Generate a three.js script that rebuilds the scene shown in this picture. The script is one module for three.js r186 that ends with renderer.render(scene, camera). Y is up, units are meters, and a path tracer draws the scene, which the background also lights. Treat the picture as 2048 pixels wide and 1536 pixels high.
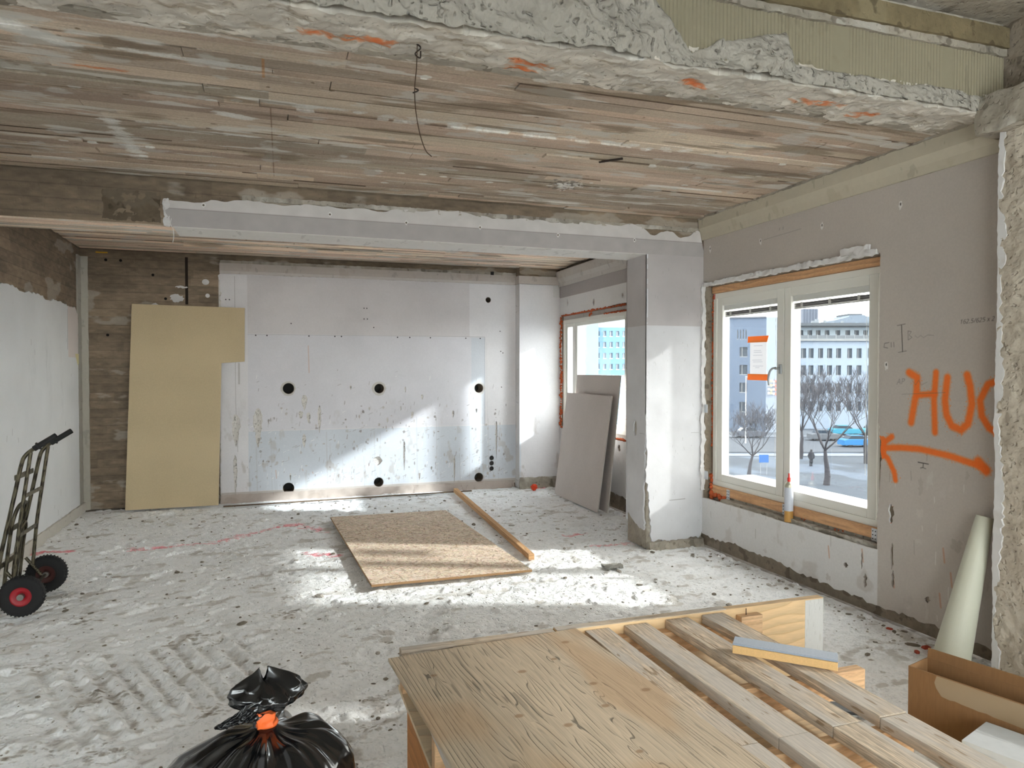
import * as THREE from 'three';
import { RoundedBoxGeometry } from 'three/addons/geometries/RoundedBoxGeometry.js';
import { mergeGeometries, mergeVertices, toCreasedNormals } from 'three/addons/utils/BufferGeometryUtils.js';
import { ImprovedNoise } from 'three/addons/math/ImprovedNoise.js';
import { MarchingCubes } from 'three/addons/objects/MarchingCubes.js';

// ------------------------------------------------------------------ camera, sky, sun, exposure
const scene = new THREE.Scene();
const YAW = 18.64 * Math.PI / 180;
const camera = new THREE.PerspectiveCamera(2 * Math.atan(768 / 1420) * 180 / Math.PI, 4 / 3, 0.05, 600);
camera.position.set(0, 1.6, 0);
camera.rotation.set(-1.25 * Math.PI / 180, -YAW, 0, 'YXZ');

const SKY = 3.0;                                                     // pale hazy late-winter sky
{
  const w = 64, h = 64, data = new Float32Array(w * h * 4);
  for (let j = 0; j < h; j++) {
    const e = Math.max(0, ((j + 0.5) / h - 0.5) * 2), k = Math.pow(e, 0.6);
    for (let i = 0; i < w; i++) data.set([SKY * (1.0 - 0.07 * k), SKY * (0.985 - 0.04 * k), SKY * (0.965 + 0.0 * k), 1], (j * w + i) * 4);
  }
  const t = new THREE.DataTexture(data, w, h, THREE.RGBAFormat, THREE.FloatType);
  t.mapping = THREE.EquirectangularReflectionMapping; t.magFilter = THREE.LinearFilter; t.needsUpdate = true;
  scene.background = t;
}
const sun = new THREE.DirectionalLight(new THREE.Color().setRGB(0.97, 0.985, 1), 2.5);
sun.position.set(2 + 20, 1 + 11.4, -5 + 7.2); sun.target.position.set(2, 1, -5);
sun.shadow.radius = 5; sun.shadow.mapSize.set(2048, 2048);
Object.assign(sun.shadow.camera, { left: -12, right: 12, top: 10, bottom: -10, near: 1, far: 60 });
scene.add(sun, sun.target);

const renderer = new THREE.WebGLRenderer({ antialias: true });
renderer.toneMapping = THREE.LinearToneMapping;
renderer.toneMappingExposure = 5.1;
renderer.shadowMap.enabled = true;

// ------------------------------------------------------------------ helpers
const P2 = Math.PI * 2, V3 = (x, y, z) => new THREE.Vector3(x, y, z), V2 = (x, y) => new THREE.Vector2(x, y);
function mulberry(a) { return () => { a = (a + 0x6d2b79f5) | 0; let t = Math.imul(a ^ (a >>> 15), 1 | a); t = (t + Math.imul(t ^ (t >>> 7), 61 | t)) ^ t; return ((t ^ (t >>> 14)) >>> 0) / 4294967296; }; }
const hash = (x, y, s) => { let h = Math.imul(x, 374761393) ^ Math.imul(y, 668265263) ^ Math.imul(s + 7, 974634541); h = Math.imul(h ^ (h >>> 13), 1274126177); return ((h ^ (h >>> 16)) >>> 0) / 4294967296; };
function n2(x, y, s) {
  const ix = Math.floor(x), iy = Math.floor(y), fx = x - ix, fy = y - iy, u = fx * fx * (3 - 2 * fx), v = fy * fy * (3 - 2 * fy);
  const a = hash(ix, iy, s), b = hash(ix + 1, iy, s), c = hash(ix, iy + 1, s), d = hash(ix + 1, iy + 1, s);
  return a + (b - a) * u + (c - a) * v + (a - b - c + d) * u * v;
}
function fbm(x, y, o, s) { let a = 0.5, t = 0, m = 0; for (let i = 0; i < o; i++) { t += a * n2(x, y, s + i * 13); m += a; x *= 2.03; y *= 2.03; a *= 0.5; } return t / m; }
const sm = (a, b, x) => { const t = Math.min(1, Math.max(0, (x - a) / (b - a))); return t * t * (3 - 2 * t); };
const lerp = (a, b, t) => a + (b - a) * t;
const P3 = new ImprovedNoise();

// a painted sheet whose uv are metres: (ox, oy) is its lower left corner
function sheet(w, h, mw, mh, ox, oy, draw, post, srgb = true) {
  const c = document.createElement('canvas'); c.width = w; c.height = h;
  const g = c.getContext('2d');
  g.setTransform(w / mw, 0, 0, -h / mh, -ox * w / mw, h + oy * h / mh);
  g.lineCap = 'round'; g.lineJoin = 'round';
  if (draw) draw(g);
  if (post) {
    g.setTransform(1, 0, 0, 1, 0, 0);
    const im = g.getImageData(0, 0, w, h), d = im.data;
    for (let j = 0, k = 0; j < h; j++) { const Y = oy + (h - j - 0.5) / h * mh; for (let i = 0; i < w; i++, k += 4) { post(d, k, ox + (i + 0.5) / w * mw, Y); d[k + 3] = 255; } }
    g.putImageData(im, 0, 0);
  }
  const t = new THREE.CanvasTexture(c);
  t.colorSpace = srgb ? THREE.SRGBColorSpace : THREE.NoColorSpace;
  t.wrapS = t.wrapT = THREE.MirroredRepeatWrapping;
  t.repeat.set(1 / mw, 1 / mh); t.offset.set(-ox / mw, -oy / mh);
  return t;
}
const put = (d, k, r, g, b) => { d[k] = r; d[k + 1] = g; d[k + 2] = b; };
const mixTo = (d, k, r, g, b, a) => { d[k] = lerp(d[k], r, a); d[k + 1] = lerp(d[k + 1], g, a); d[k + 2] = lerp(d[k + 2], b, a); };
const mul = (d, k, m) => { d[k] = Math.min(255, d[k] * m); d[k + 1] = Math.min(255, d[k + 1] * m); d[k + 2] = Math.min(255, d[k + 2] * m); };
function asBump(t) { const b = t.clone(); b.colorSpace = THREE.NoColorSpace; return b; }
function stroke(g, pts, width, style) { g.strokeStyle = style; g.lineWidth = width; g.beginPath(); pts.forEach((p, i) => (i ? g.lineTo(p[0], p[1]) : g.moveTo(p[0], p[1]))); g.stroke(); }
function blob(g, x, y, rx, ry, style, seed = 1, rough = 0.35) {
  const r = mulberry(seed * 7919 + 3); g.fillStyle = style; g.beginPath();
  for (let i = 0; i < 18; i++) { const a = i / 18 * P2, q = 1 - rough + rough * 2 * r() * 0.8; i ? g.lineTo(x + Math.cos(a) * rx * q, y + Math.sin(a) * ry * q) : g.moveTo(x + Math.cos(a) * rx * q, y + Math.sin(a) * ry * q); }
  g.fill();
}
function spray(g, pts, width, rgb, seed = 3) {                        // a spray-can line: dense core, speckled edge
  for (const [k, a] of [[1.5, 0.14], [1.25, 0.25], [1.0, 0.5], [0.75, 0.75]]) stroke(g, pts, width * k, `rgba(${rgb},${a})`);
  const r = mulberry(seed); g.fillStyle = `rgba(${rgb},0.5)`;
  for (let i = 0; i + 1 < pts.length; i++) for (let k = 0; k < 30; k++) {
    const t = r(), a = r() * P2, q = width * (0.5 + r() * 0.7);
    g.beginPath(); g.arc(lerp(pts[i][0], pts[i + 1][0], t) + Math.cos(a) * q, lerp(pts[i][1], pts[i + 1][1], t) + Math.sin(a) * q, 0.0015 + r() * 0.002, 0, P2); g.fill();
  }
}

const M = (color, roughness = 0.8, more = {}) => new THREE.MeshStandardMaterial({ color, roughness, ...more });
const MP = (color, roughness, more) => new THREE.MeshPhysicalMaterial({ color, roughness, ...more });

const taken = {};
function numbered(name) { const n = taken[name] || 0; taken[name] = n + 1; return n ? `${name}_${String(n).padStart(3, '0')}` : name; }
function tag(o, label, category, group) { o.userData.label = label; o.userData.category = category; if (group) o.userData.group = group; return o; }
function mesh(name, geometry, material, parent) { const m = new THREE.Mesh(geometry, material); m.name = name; parent.add(m); return m; }
function thing(name, label, category, pos = [0, 0, 0], turn = 0, group) { const o = new THREE.Group(); o.name = numbered(name); o.position.set(...pos); o.rotation.y = turn; scene.add(o); return tag(o, label, category, group); }
function single(name, geometry, material, label, category, group) { const m = mesh(numbered(name), geometry, material, scene); return tag(m, label, category, group); }
function struct(name, label, category = 'structure') { const o = new THREE.Group(); o.name = name; o.userData.kind = 'structure'; tag(o, label, category); scene.add(o); return o; }

// uv in metres from the dominant normal; grain = axis that runs along u
function metreUV(geo, grain = 'x', off = [0, 0]) {
  const p = geo.attributes.position, n = geo.attributes.normal, uv = new Float32Array(p.count * 2);
  for (let i = 0; i < p.count; i++) {
    const v = { x: p.getX(i), y: p.getY(i), z: p.getZ(i) }, a = [Math.abs(n.getX(i)), Math.abs(n.getY(i)), Math.abs(n.getZ(i))];
    const k = a[0] >= a[1] && a[0] >= a[2] ? 'x' : a[1] >= a[2] ? 'y' : 'z';
    const rest = ['x', 'y', 'z'].filter((c) => c !== k), u = rest.includes(grain) ? grain : rest[0], w = rest.find((c) => c !== u);
    uv[i * 2] = v[u] + off[0]; uv[i * 2 + 1] = v[w] + off[1];
  }
  geo.setAttribute('uv', new THREE.BufferAttribute(uv, 2));
  return geo;
}
const boxG = (w, h, d, grain = 'x', off) => metreUV(new THREE.BoxGeometry(w, h, d), grain, off);
const rboxG = (w, h, d, r = 0.003, grain = 'x', off) => metreUV(new RoundedBoxGeometry(w, h, d, 1, r), grain, off);
const span = (x0, x1, y0, y1, z0, z1, grain = 'x') => metreUV(new THREE.BoxGeometry(x1 - x0, y1 - y0, z1 - z0).translate((x0 + x1) / 2, (y0 + y1) / 2, (z0 + z1) / 2), grain);
const cyl = (r0, r1, h, n = 20) => new THREE.CylinderGeometry(r0, r1, h, n);
function tube(pts, r, n = 8, seg = 0, closed = false) { const c = new THREE.CatmullRomCurve3(pts.map((p) => (p.isVector3 ? p : V3(...p))), closed, 'centripetal'); return new THREE.TubeGeometry(c, seg || pts.length * 6, r, n, closed); }
const merge = (list) => mergeGeometries(list.map((g) => (g.index ? g.toNonIndexed() : g)));

// wall frames: a shape is drawn in (along, y) and extruded into the room
const BACK = (z) => new THREE.Matrix4().makeTranslation(0, 0, z);
const RIGHT = (x) => new THREE.Matrix4().makeBasis(V3(0, 0, 1), V3(0, 1, 0), V3(-1, 0, 0)).setPosition(x, 0, 0);
const LEFT = (x) => new THREE.Matrix4().makeBasis(V3(0, 0, -1), V3(0, 1, 0), V3(1, 0, 0)).setPosition(x, 0, 0);
const poly = (pts) => new THREE.Shape(pts.map((p) => V2(p[0], p[1])));
const rect = (a, b, c, d) => [[a, c], [b, c], [b, d], [a, d]];
const pathOf = (pts) => new THREE.Path(pts.map((p) => V2(p[0], p[1])));
const circlePts = (x, y, r, n = 24) => Array.from({ length: n }, (_, i) => [x + Math.cos(i / n * P2) * r, y + Math.sin(i / n * P2) * r]);
// ragged outline: each corner may carry the raggedness (metres) of the edge that leaves it
function jag(pts, step, seed, amp = 0) {
  const r = mulberry(seed), out = [];
  pts.forEach((p, i) => {
    const q = pts[(i + 1) % pts.length], dx = q[0] - p[0], dy = q[1] - p[1], l = Math.hypot(dx, dy), a = p[2] ?? amp, n = a ? Math.max(1, Math.round(l / step)) : 1;
    for (let k = 0; k < n; k++) {
      const t = (k + (k ? (r() - 0.5) * 0.6 : 0)) / n, o = k ? a * ((n2(t * l * 4, i, seed) - 0.5) * 2 + (r() - 0.5) * 1.1) : 0;
      out.push([p[0] + dx * t - dy / l * o, p[1] + dy * t + dx / l * o]);
    }
  });
  return out;
}
function slab(outline, holes, depth, frame) {
  const s = poly(outline); for (const h of holes) s.holes.push(pathOf(h));
  return new THREE.ExtrudeGeometry(s, { depth, bevelEnabled: false }).applyMatrix4(frame);
}
// a box with many small faces, broken by noise
function roughBox(x0, x1, y0, y1, z0, z1, cell, amp, freq, seed) {
  const w = x1 - x0, h = y1 - y0, d = z1 - z0, seg = (l) => Math.max(1, Math.min(400, Math.round(l / cell)));
  let g = new THREE.BoxGeometry(w, h, d, seg(w), seg(h), seg(d)).translate((x0 + x1) / 2, (y0 + y1) / 2, (z0 + z1) / 2);
  metreUV(g, 'x');
  const p = g.attributes.position;
  for (let i = 0; i < p.count; i++) {
    const x = p.getX(i), y = p.getY(i), z = p.getZ(i), o = seed * 17.3;
    const f = (k) => P3.noise(x * freq + o + k, y * freq + k * 3.1, z * freq - o) + 0.5 * P3.noise(x * freq * 2.7 + k, y * freq * 2.7 + o, z * freq * 2.7) + 0.3 * P3.noise(x * freq * 6 + k, y * freq * 6 - o, z * freq * 6);
    p.setXYZ(i, x + amp * f(0), y + amp * f(11), z + amp * f(23));
  }
  g.computeVertexNormals();
  return g;
}

// ------------------------------------------------------------------ plan (metres)
const XL = -2.03, XR = 3.70, ZB = -9.10, ZM = -5.55, ZM2 = -5.92, ZF = -2.78, ZEND = 3.0, YC = 2.95, YU = 3.43, GY = -8.6;

// ------------------------------------------------------------------ surface textures
const concreteBump = sheet(512, 512, 1, 1, 0, 0, null, (d, k, x, y) => { const a = fbm(x * 26, y * 26, 4, 5), p = fbm(x * 60, y * 60, 2, 9), v = 255 * (0.25 + 0.6 * a - (p > 0.68 ? (p - 0.68) * 2 : 0)); put(d, k, v, v, v); }, false);
const plasterBump = sheet(512, 512, 0.8, 0.8, 0, 0, null, (d, k, x, y) => { const v = 255 * (0.3 + 0.4 * fbm(x * 18, y * 18, 4, 15)); put(d, k, v, v, v); }, false);
const concreteTex = sheet(1024, 1024, 2, 2, 0, 0, null, (d, k, x, y) => {
  const a = fbm(x * 3, y * 3, 5, 21), b = fbm(x * 30, y * 30, 3, 27), s = 0.78 + 0.34 * a + 0.16 * (b - 0.5);
  put(d, k, 172 * s, 164 * s, 152 * s); const w = sm(0.6, 0.72, fbm(x * 5, y * 5, 4, 31)); mixTo(d, k, 205, 202, 196, w * 0.55); const q = sm(0.68, 0.75, fbm(x * 14, y * 14, 3, 35)); mixTo(d, k, 96, 88, 78, q * 0.5);
});
// board-marked dark concrete: short courses about 9 cm high
const darkConcreteTex = sheet(1024, 1024, 3, 3, 0, 0, null, (d, k, x, y) => {
  const row = Math.floor(y / 0.095), edge = Math.abs(y / 0.095 - row - 0.5) * 2, off = hash(row, 3, 4) * 2, col = Math.floor((x + off) / 0.7);
  const s = (0.84 + 0.12 * hash(row, col, 8) + 0.34 * (fbm(x * 2.2, y * 5, 4, 41) - 0.5) + 0.24 * (fbm(x * 14, y * 40, 3, 44) - 0.5)) * (1 - 0.14 * sm(0.86, 1, edge));
  put(d, k, 148 * s, 130 * s, 110 * s);
  mixTo(d, k, 186, 180, 170, 0.5 * sm(0.66, 0.74, fbm(x * 3, y * 7, 4, 47)));
});
const plasterTex = sheet(1024, 1024, 2.4, 2.4, 0, 0, null, (d, k, x, y) => {
  const s = 0.955 + 0.06 * fbm(x * 2, y * 2, 4, 61) + 0.03 * (fbm(x * 40, y * 40, 2, 63) - 0.5);
  put(d, k, 240 * s, 238 * s, 235 * s); mixTo(d, k, 205, 198, 188, 0.3 * sm(0.7, 0.78, fbm(x * 6, y * 6, 4, 67))); mixTo(d, k, 160, 156, 152, 0.25 * sm(0.74, 0.8, fbm(x * 22, y * 9, 3, 69)));
});
const M_concrete = M(0xffffff, 0.95, { map: concreteTex, bumpMap: concreteBump, bumpScale: 0.012 });
const M_concretePale = M(0xffffff, 0.95, { map: concreteTex, bumpMap: concreteBump, bumpScale: 0.012, color: 0xf4f2ee });
const M_dark = M(0xffffff, 0.95, { map: darkConcreteTex, bumpMap: concreteBump, bumpScale: 0.006 });
const M_white = M(0xe6e5e6, 0.85, { map: plasterTex, bumpMap: plasterBump, bumpScale: 0.002 });
const M_grey = M(0xcbc7c4, 0.85, { map: plasterTex, bumpMap: plasterBump, bumpScale: 0.002 });
const M_cornice = M(0xc8c0ae, 0.85, { map: plasterTex, bumpMap: plasterBump, bumpScale: 0.003 });
const M_outer = M(0xb8b4ae, 0.9);

// formwork-marked ceilings. rows: z limits of the boards, tones per board
function boardRows(z0, z1, seed) { const r = mulberry(seed), rows = []; for (let z = z0; z < z1 - 0.03;) { const w = 0.075 + r() * 0.05; rows.push([z, Math.min(z1, z + w)]); z += w; } return rows; }
const rowsMain = boardRows(ZM + 0.001, -3.08, 91), rowsRear = boardRows(ZB, ZM2, 95);
function ceilingSheet(w, h, mw, mh, ox, oy, rows, seed, extra, pale = 1) {
  return sheet(w, h, mw, mh, ox, oy, (g) => {
    const r = mulberry(seed);
    g.fillStyle = 'rgb(168,155,136)'; g.fillRect(ox, oy, mw, mh);
    for (const [a, b] of rows) for (let x = ox; x < ox + mw;) {
      const l = 0.8 + r() * 2.4, t = 0.84 + r() * 0.26, y = 0.96 + r() * 0.05;
      g.fillStyle = `rgb(${192 * t | 0},${175 * t * y | 0},${155 * t * y | 0})`; g.fillRect(x, a, l, b - a); x += l;
    }
    for (let i = 0; i < 3600; i++) { const x = ox + r() * mw, y = oy + r() * mh, l = 0.1 + r() * 0.7, b = r() < 0.55; stroke(g, [[x, y], [x + l, y + (r() - 0.5) * 0.006]], 0.0015 + r() * 0.003, b ? `rgba(84,70,54,${0.06 + r() * 0.16})` : `rgba(214,206,192,${0.08 + r() * 0.2})`); }
    for (const [a] of rows) for (let x = ox; x < ox + mw;) { const l = 0.3 + r() * 1.6; if (r() < 0.42) stroke(g, [[x, a], [x + l * 0.5, a + (r() - 0.5) * 0.004], [x + l, a]], 0.004 + r() * 0.006, `rgba(58,42,28,${0.35 + r() * 0.45})`); x += l; }
    for (let i = 0; i < 160; i++) blob(g, ox + r() * mw, oy + r() * mh, 0.008 + r() * 0.012, 0.005 + r() * 0.006, `rgba(88,70,50,${0.3 + r() * 0.35})`, i);
    extra(g, r);
  }, (d, k, x, y) => {
    const m = pale * (0.84 + 0.3 * fbm(x * 1.1, y * 2.4, 4, seed)); mul(d, k, m * (0.95 + 0.1 * n2(x * 160, y * 160, seed)));
    mixTo(d, k, 212, 208, 200, 0.75 * sm(0.63, 0.7, fbm(x * 2.2 + 4, y * 15, 5, seed + 5)));
    mixTo(d, k, 198, 196, 190, 0.55 * sm(0.64, 0.72, fbm(x * 4.5, y * 8, 5, seed + 8)));
    mixTo(d, k, 98, 82, 64, 0.45 * sm(0.64, 0.74, fbm(x * 1.6, y * 11, 4, seed + 15)));
  });
}
const ceilTexMain = ceilingSheet(2048, 958, 6.2, 2.9, -2.3, -5.6, rowsMain, 101, (g, r) => {
  const W = 'rgba(222,219,212,0.85)';
  const streak = (a, b, w) => { for (let i = 0; i < 60; i++) { const t = r(), x = lerp(a[0], b[0], t), y = lerp(a[1], b[1], t); blob(g, x, y + (r() - 0.5) * w, 0.02 + r() * 0.05, w * (0.2 + r() * 0.4), 'rgba(222,219,212,0.55)', i + 1000 * w | 0); } };
  streak([-0.62, -3.10], [-0.2, -3.12], 0.04); streak([-0.61, -3.39], [-0.03, -3.43], 0.04); streak([-0.83, -4.35], [-0.79, -5.13], 0.05); streak([-1.0, -3.27], [-0.77, -3.43], 0.06);
  streak([0.0, -3.12], [3.7, -3.09], 0.05); streak([0.0, -3.86], [2.6, -3.87], 0.06); streak([-0.66, -4.46], [-0.1, -4.43], 0.03); streak([-0.02, -3.84], [0.4, -3.83], 0.03); streak([-0.24, -4.07], [-0.12, -4.11], 0.05);
  for (const [x, y] of [[-.89, -3.92], [-.53, -3.86], [-.28, -3.88], [-.16, -3.84], [-1.16, -4.85], [-1.01, -4.85], [-.77, -5.06], [-.7, -4.84], [.68, -3.27], [.7, -4.92], [.85, -4.93], [1, -4.91], [1.15, -4.92], [1.5, -4.96], [.78, -5.21], [.95, -3.86], [1.27, -3.88], [.44, -3.85], [1.11, -3.87], [2.4, -4.2], [2.9, -4.6], [3.2, -3.9], [1.9, -5.2]]) blob(g, x, y, 0.03, 0.022, W, x * 91 | 0, 0.2);
  stroke(g, [[-0.03, -3.3], [-0.03, -3.5]], 0.012, 'rgba(190,110,40,0.45)'); stroke(g, [[0.0, -3.9], [0.02, -5.3]], 0.006, 'rgba(90,60,40,0.5)');
  for (let k = 0; k < 40; k++) blob(g, -0.86 + r() * 0.24, -3.635 + (r() - 0.5) * 0.02, 0.02 + r() * 0.02, 0.003 + r() * 0.006, `rgba(200,100,50,${0.15 + r() * 0.3})`, k);
  for (let i = 0; i < 130; i++) blob(g, 2.06 + (r() + r() - 1) * 0.16, -4.87 + (r() + r() - 1) * 0.16, 0.006 + r() * 0.02, 0.006 + r() * 0.015, r() < 0.5 ? 'rgba(120,112,104,0.8)' : 'rgba(224,220,214,0.8)', i);
  
});
const ceilTexRear = ceilingSheet(1024, 564, 5.9, 3.25, -2.1, -9.15, rowsRear, 131, () => {}, 1.2);
const M_ceilMain = M(0xffffff, 0.95, { map: ceilTexMain, bumpMap: concreteBump, bumpScale: 0.004 });
const M_ceilRear = M(0xffffff, 0.95, { map: ceilTexRear, bumpMap: concreteBump, bumpScale: 0.004 });

// ------------------------------------------------------------------ floor
const PINK = '226,120,130';
const ridges = [];                                                    // scraped furrows in the near left of the floor
for (let i = -3; i < 7; i++) ridges.push([-0.93 + i * 0.105, -4.45 - i * 0.03, -0.52 + i * 0.09, -3.50 - i * 0.04]);
const floorTex = sheet(1408, 2048, 5.9, 8.6, -2.1, -9.15, (g) => {
  const r = mulberry(17);
  g.fillStyle = 'rgb(241,242,242)'; g.fillRect(-2.1, -9.15, 5.9, 8.6);
  for (const [a, b, c, e] of ridges) for (let k = 0; k < 26; k++) { const t = r(), o = 0.05 * (c - a > 0 ? 1 : -1); blob(g, lerp(a, c, t), lerp(b, e, t), 0.012 + r() * 0.02, 0.02 + r() * 0.03, 'rgba(250,250,248,0.4)', k); blob(g, lerp(a, c, t) + o, lerp(b, e, t), 0.010 + r() * 0.02, 0.018 + r() * 0.03, `rgba(120,110,98,${0.06 + r() * 0.14})`, k + 50); }
  for (let i = 0; i < 9000; i++) { const x = -2.1 + r() * 5.9, y = -9.15 + r() * 8.6, a = 0.5 + (r() - 0.5) * 1.2, l = 0.008 + r() * r() * 0.09; stroke(g, [[x, y], [x + Math.cos(a) * l, y + Math.sin(a) * l * 0.5]], 0.0025 + r() * 0.005, r() < 0.55 ? `rgba(96,90,82,${0.08 + r() * 0.36})` : `rgba(250,250,248,${0.3 + r() * 0.4})`); }
  for (let i = 0; i < 1500; i++) blob(g, -2.1 + r() * 5.9, -9.15 + r() * 8.6, 0.006 + r() * 0.018, 0.004 + r() * 0.012, r() < 0.5 ? `rgba(118,108,96,${0.2 + r() * 0.4})` : `rgba(215,213,208,${0.3 + r() * 0.3})`, i);
  for (const [x, y, s] of [[-1.14, -5.13, .1], [-.45, -4.62, .12], [.1, -5.21, .07], [.08, -4.88, .1], [-1.21, -4.43, .09], [.48, -3.47, .06], [.41, -3.19, .06], [-.64, -3.31, .1], [-1.01, -3.43, .1], [.15, -7.56, .08], [.41, -6.86, .08], [-.8, -3.9, .12], [-.3, -3.6, .1], [2.58, -5.12, .05]])
    for (let i = 0; i < 34; i++) blob(g, x + (r() + r() - 1) * s * 1.5, y + (r() + r() - 1) * s, s * 0.07 + r() * s * 0.16, s * 0.05 + r() * s * 0.1, `rgba(104,92,78,${0.18 + r() * 0.3})`, i);
  const pk = (pts, w) => { for (let i = 0; i + 1 < pts.length; i++) for (let k = 0; k < 60; k++) { const t = r(); blob(g, lerp(pts[i][0], pts[i + 1][0], t) + (r() - 0.5) * w, lerp(pts[i][1], pts[i + 1][1], t) + (r() + r() - 1) * w, 0.008 + r() * 0.03, 0.005 + r() * 0.02, `rgba(${PINK},${0.12 + r() * 0.3})`, k); } };
  pk([[-1.21, -7.04], [-.93, -7.03], [-.52, -7.09], [-.13, -7.39], [.06, -7.61], [.31, -7.62]], 0.07); pk([[-2.02, -7.2], [-1.87, -7.2], [-1.66, -7.13]], 0.06);
  pk([[.26, -7.54], [.48, -7.23]], 0.12); pk([[.26, -6.4], [.54, -6.25]], 0.08); pk([[2.67, -6.31], [2.91, -6.36]], 0.05); pk([[2.72, -5.84], [3.11, -5.81]], 0.06); pk([[3.37, -8.91], [3.6, -9.0]], 0.05);
}, (d, k, x, y) => {
  const m = 0.99 + 0.12 * fbm(x * 1.2, y * 1.2, 5, 141) + 0.2 * (n2(x * 150, y * 150, 143) - 0.5) + 0.16 * (fbm(x * 30, y * 30, 3, 147) - 0.5); mul(d, k, m);
  mixTo(d, k, 164, 154, 142, 0.45 * sm(0.64, 0.76, fbm(x * 7 + y * 2, y * 9, 4, 149)));
  mixTo(d, k, 232, 231, 228, 0.45 * sm(0.58, 0.7, fbm(x * 4, y * 6, 4, 151)));
});
function floorHeight(x, z) {
  let h = 0.012 * (fbm(x * 1.4, z * 1.4, 3, 201) - 0.5) + 0.016 * (fbm(x * 6, z * 6, 3, 205) - 0.5) + 0.007 * (fbm(x * 24, z * 24, 2, 209) - 0.5);
  const gouge = sm(0.6, 0.72, fbm(x * 4 + z * 1.5, z * 7, 4, 149)); h -= 0.012 * gouge;
  h += 0.012 * sm(0.66, 0.76, fbm(x * 12, z * 12, 3, 215));
  if (x < 0.4 && z > -5) for (const [a, b, c, d] of ridges) {
    const dx = c - a, dz = d - b, l2 = dx * dx + dz * dz, t = ((x - a) * dx + (z - b) * dz) / l2, q = Math.abs((x - a) * dz - (z - b) * dx) / Math.sqrt(l2);
    if (t > -0.1 && t < 1.1 && q < 0.09) h += 0.013 * Math.cos(Math.min(1, q / 0.05) * Math.PI) * 0.5 * sm(-0.1, 0.08, t) * sm(1.1, 0.92, t) * (0.5 + n2(x * 20, z * 20, 3));
  }
  for (const [x0, z0, x1, z1, w] of [[-0.56, -5.3, -0.2, -4.93, 0.02], [-0.55, -5.01, -0.19, -5.26, 0.02], [-1.52, -5.3, -1.09, -5.2, 0.03]]) {
    const dx = x1 - x0, dz = z1 - z0, t = ((x - x0) * dx + (z - z0) * dz) / (dx * dx + dz * dz); if (t < 0 || t > 1) continue;
    const q = Math.abs((x - x0) * dz - (z - z0) * dx) / Math.hypot(dx, dz); if (q < w * 2) h += 0.008 * (1 - q / w / 2) * n2(x * 40, z * 40, 5);
  }
  return h - 0.012;
}
{
  const floor = struct('floor', 'scraped grey concrete floor with pink spray marks', 'floor');
  const x0 = XL, x1 = XR, z0 = ZB, z1 = -1.2, nx = 380, nz = 520, pos = new Float32Array((nx + 1) * (nz + 1) * 3), uv = new Float32Array((nx + 1) * (nz + 1) * 2), idx = [];
  for (let j = 0; j <= nz; j++) for (let i = 0; i <= nx; i++) {
    const k = j * (nx + 1) + i, x = lerp(x0, x1, i / nx), z = lerp(z0, z1, j / nz); pos.set([x, floorHeight(x, z), z], k * 3); uv.set([x, z], k * 2);
    if (i < nx && j < nz) idx.push(k, k + nx + 1, k + 1, k + 1, k + nx + 1, k + nx + 2);
  }
  const g = new THREE.BufferGeometry(); g.setAttribute('position', new THREE.BufferAttribute(pos, 3)); g.setAttribute('uv', new THREE.BufferAttribute(uv, 2)); g.setIndex(idx); g.computeVertexNormals();
  mesh('floor_surface', g, M(0xffffff, 0.95, { map: floorTex, bumpMap: concreteBump, bumpScale: 0.012 }), floor);
  mesh('floor_slab', span(XL - 0.3, XR + 0.35, -0.35, -0.04, ZB - 0.3, ZEND + 0.3), M_concrete, floor);
  mesh('screed', span(XL, XR, -0.04, -0.012, -1.2, ZEND), M_concrete, floor);
}

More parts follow.
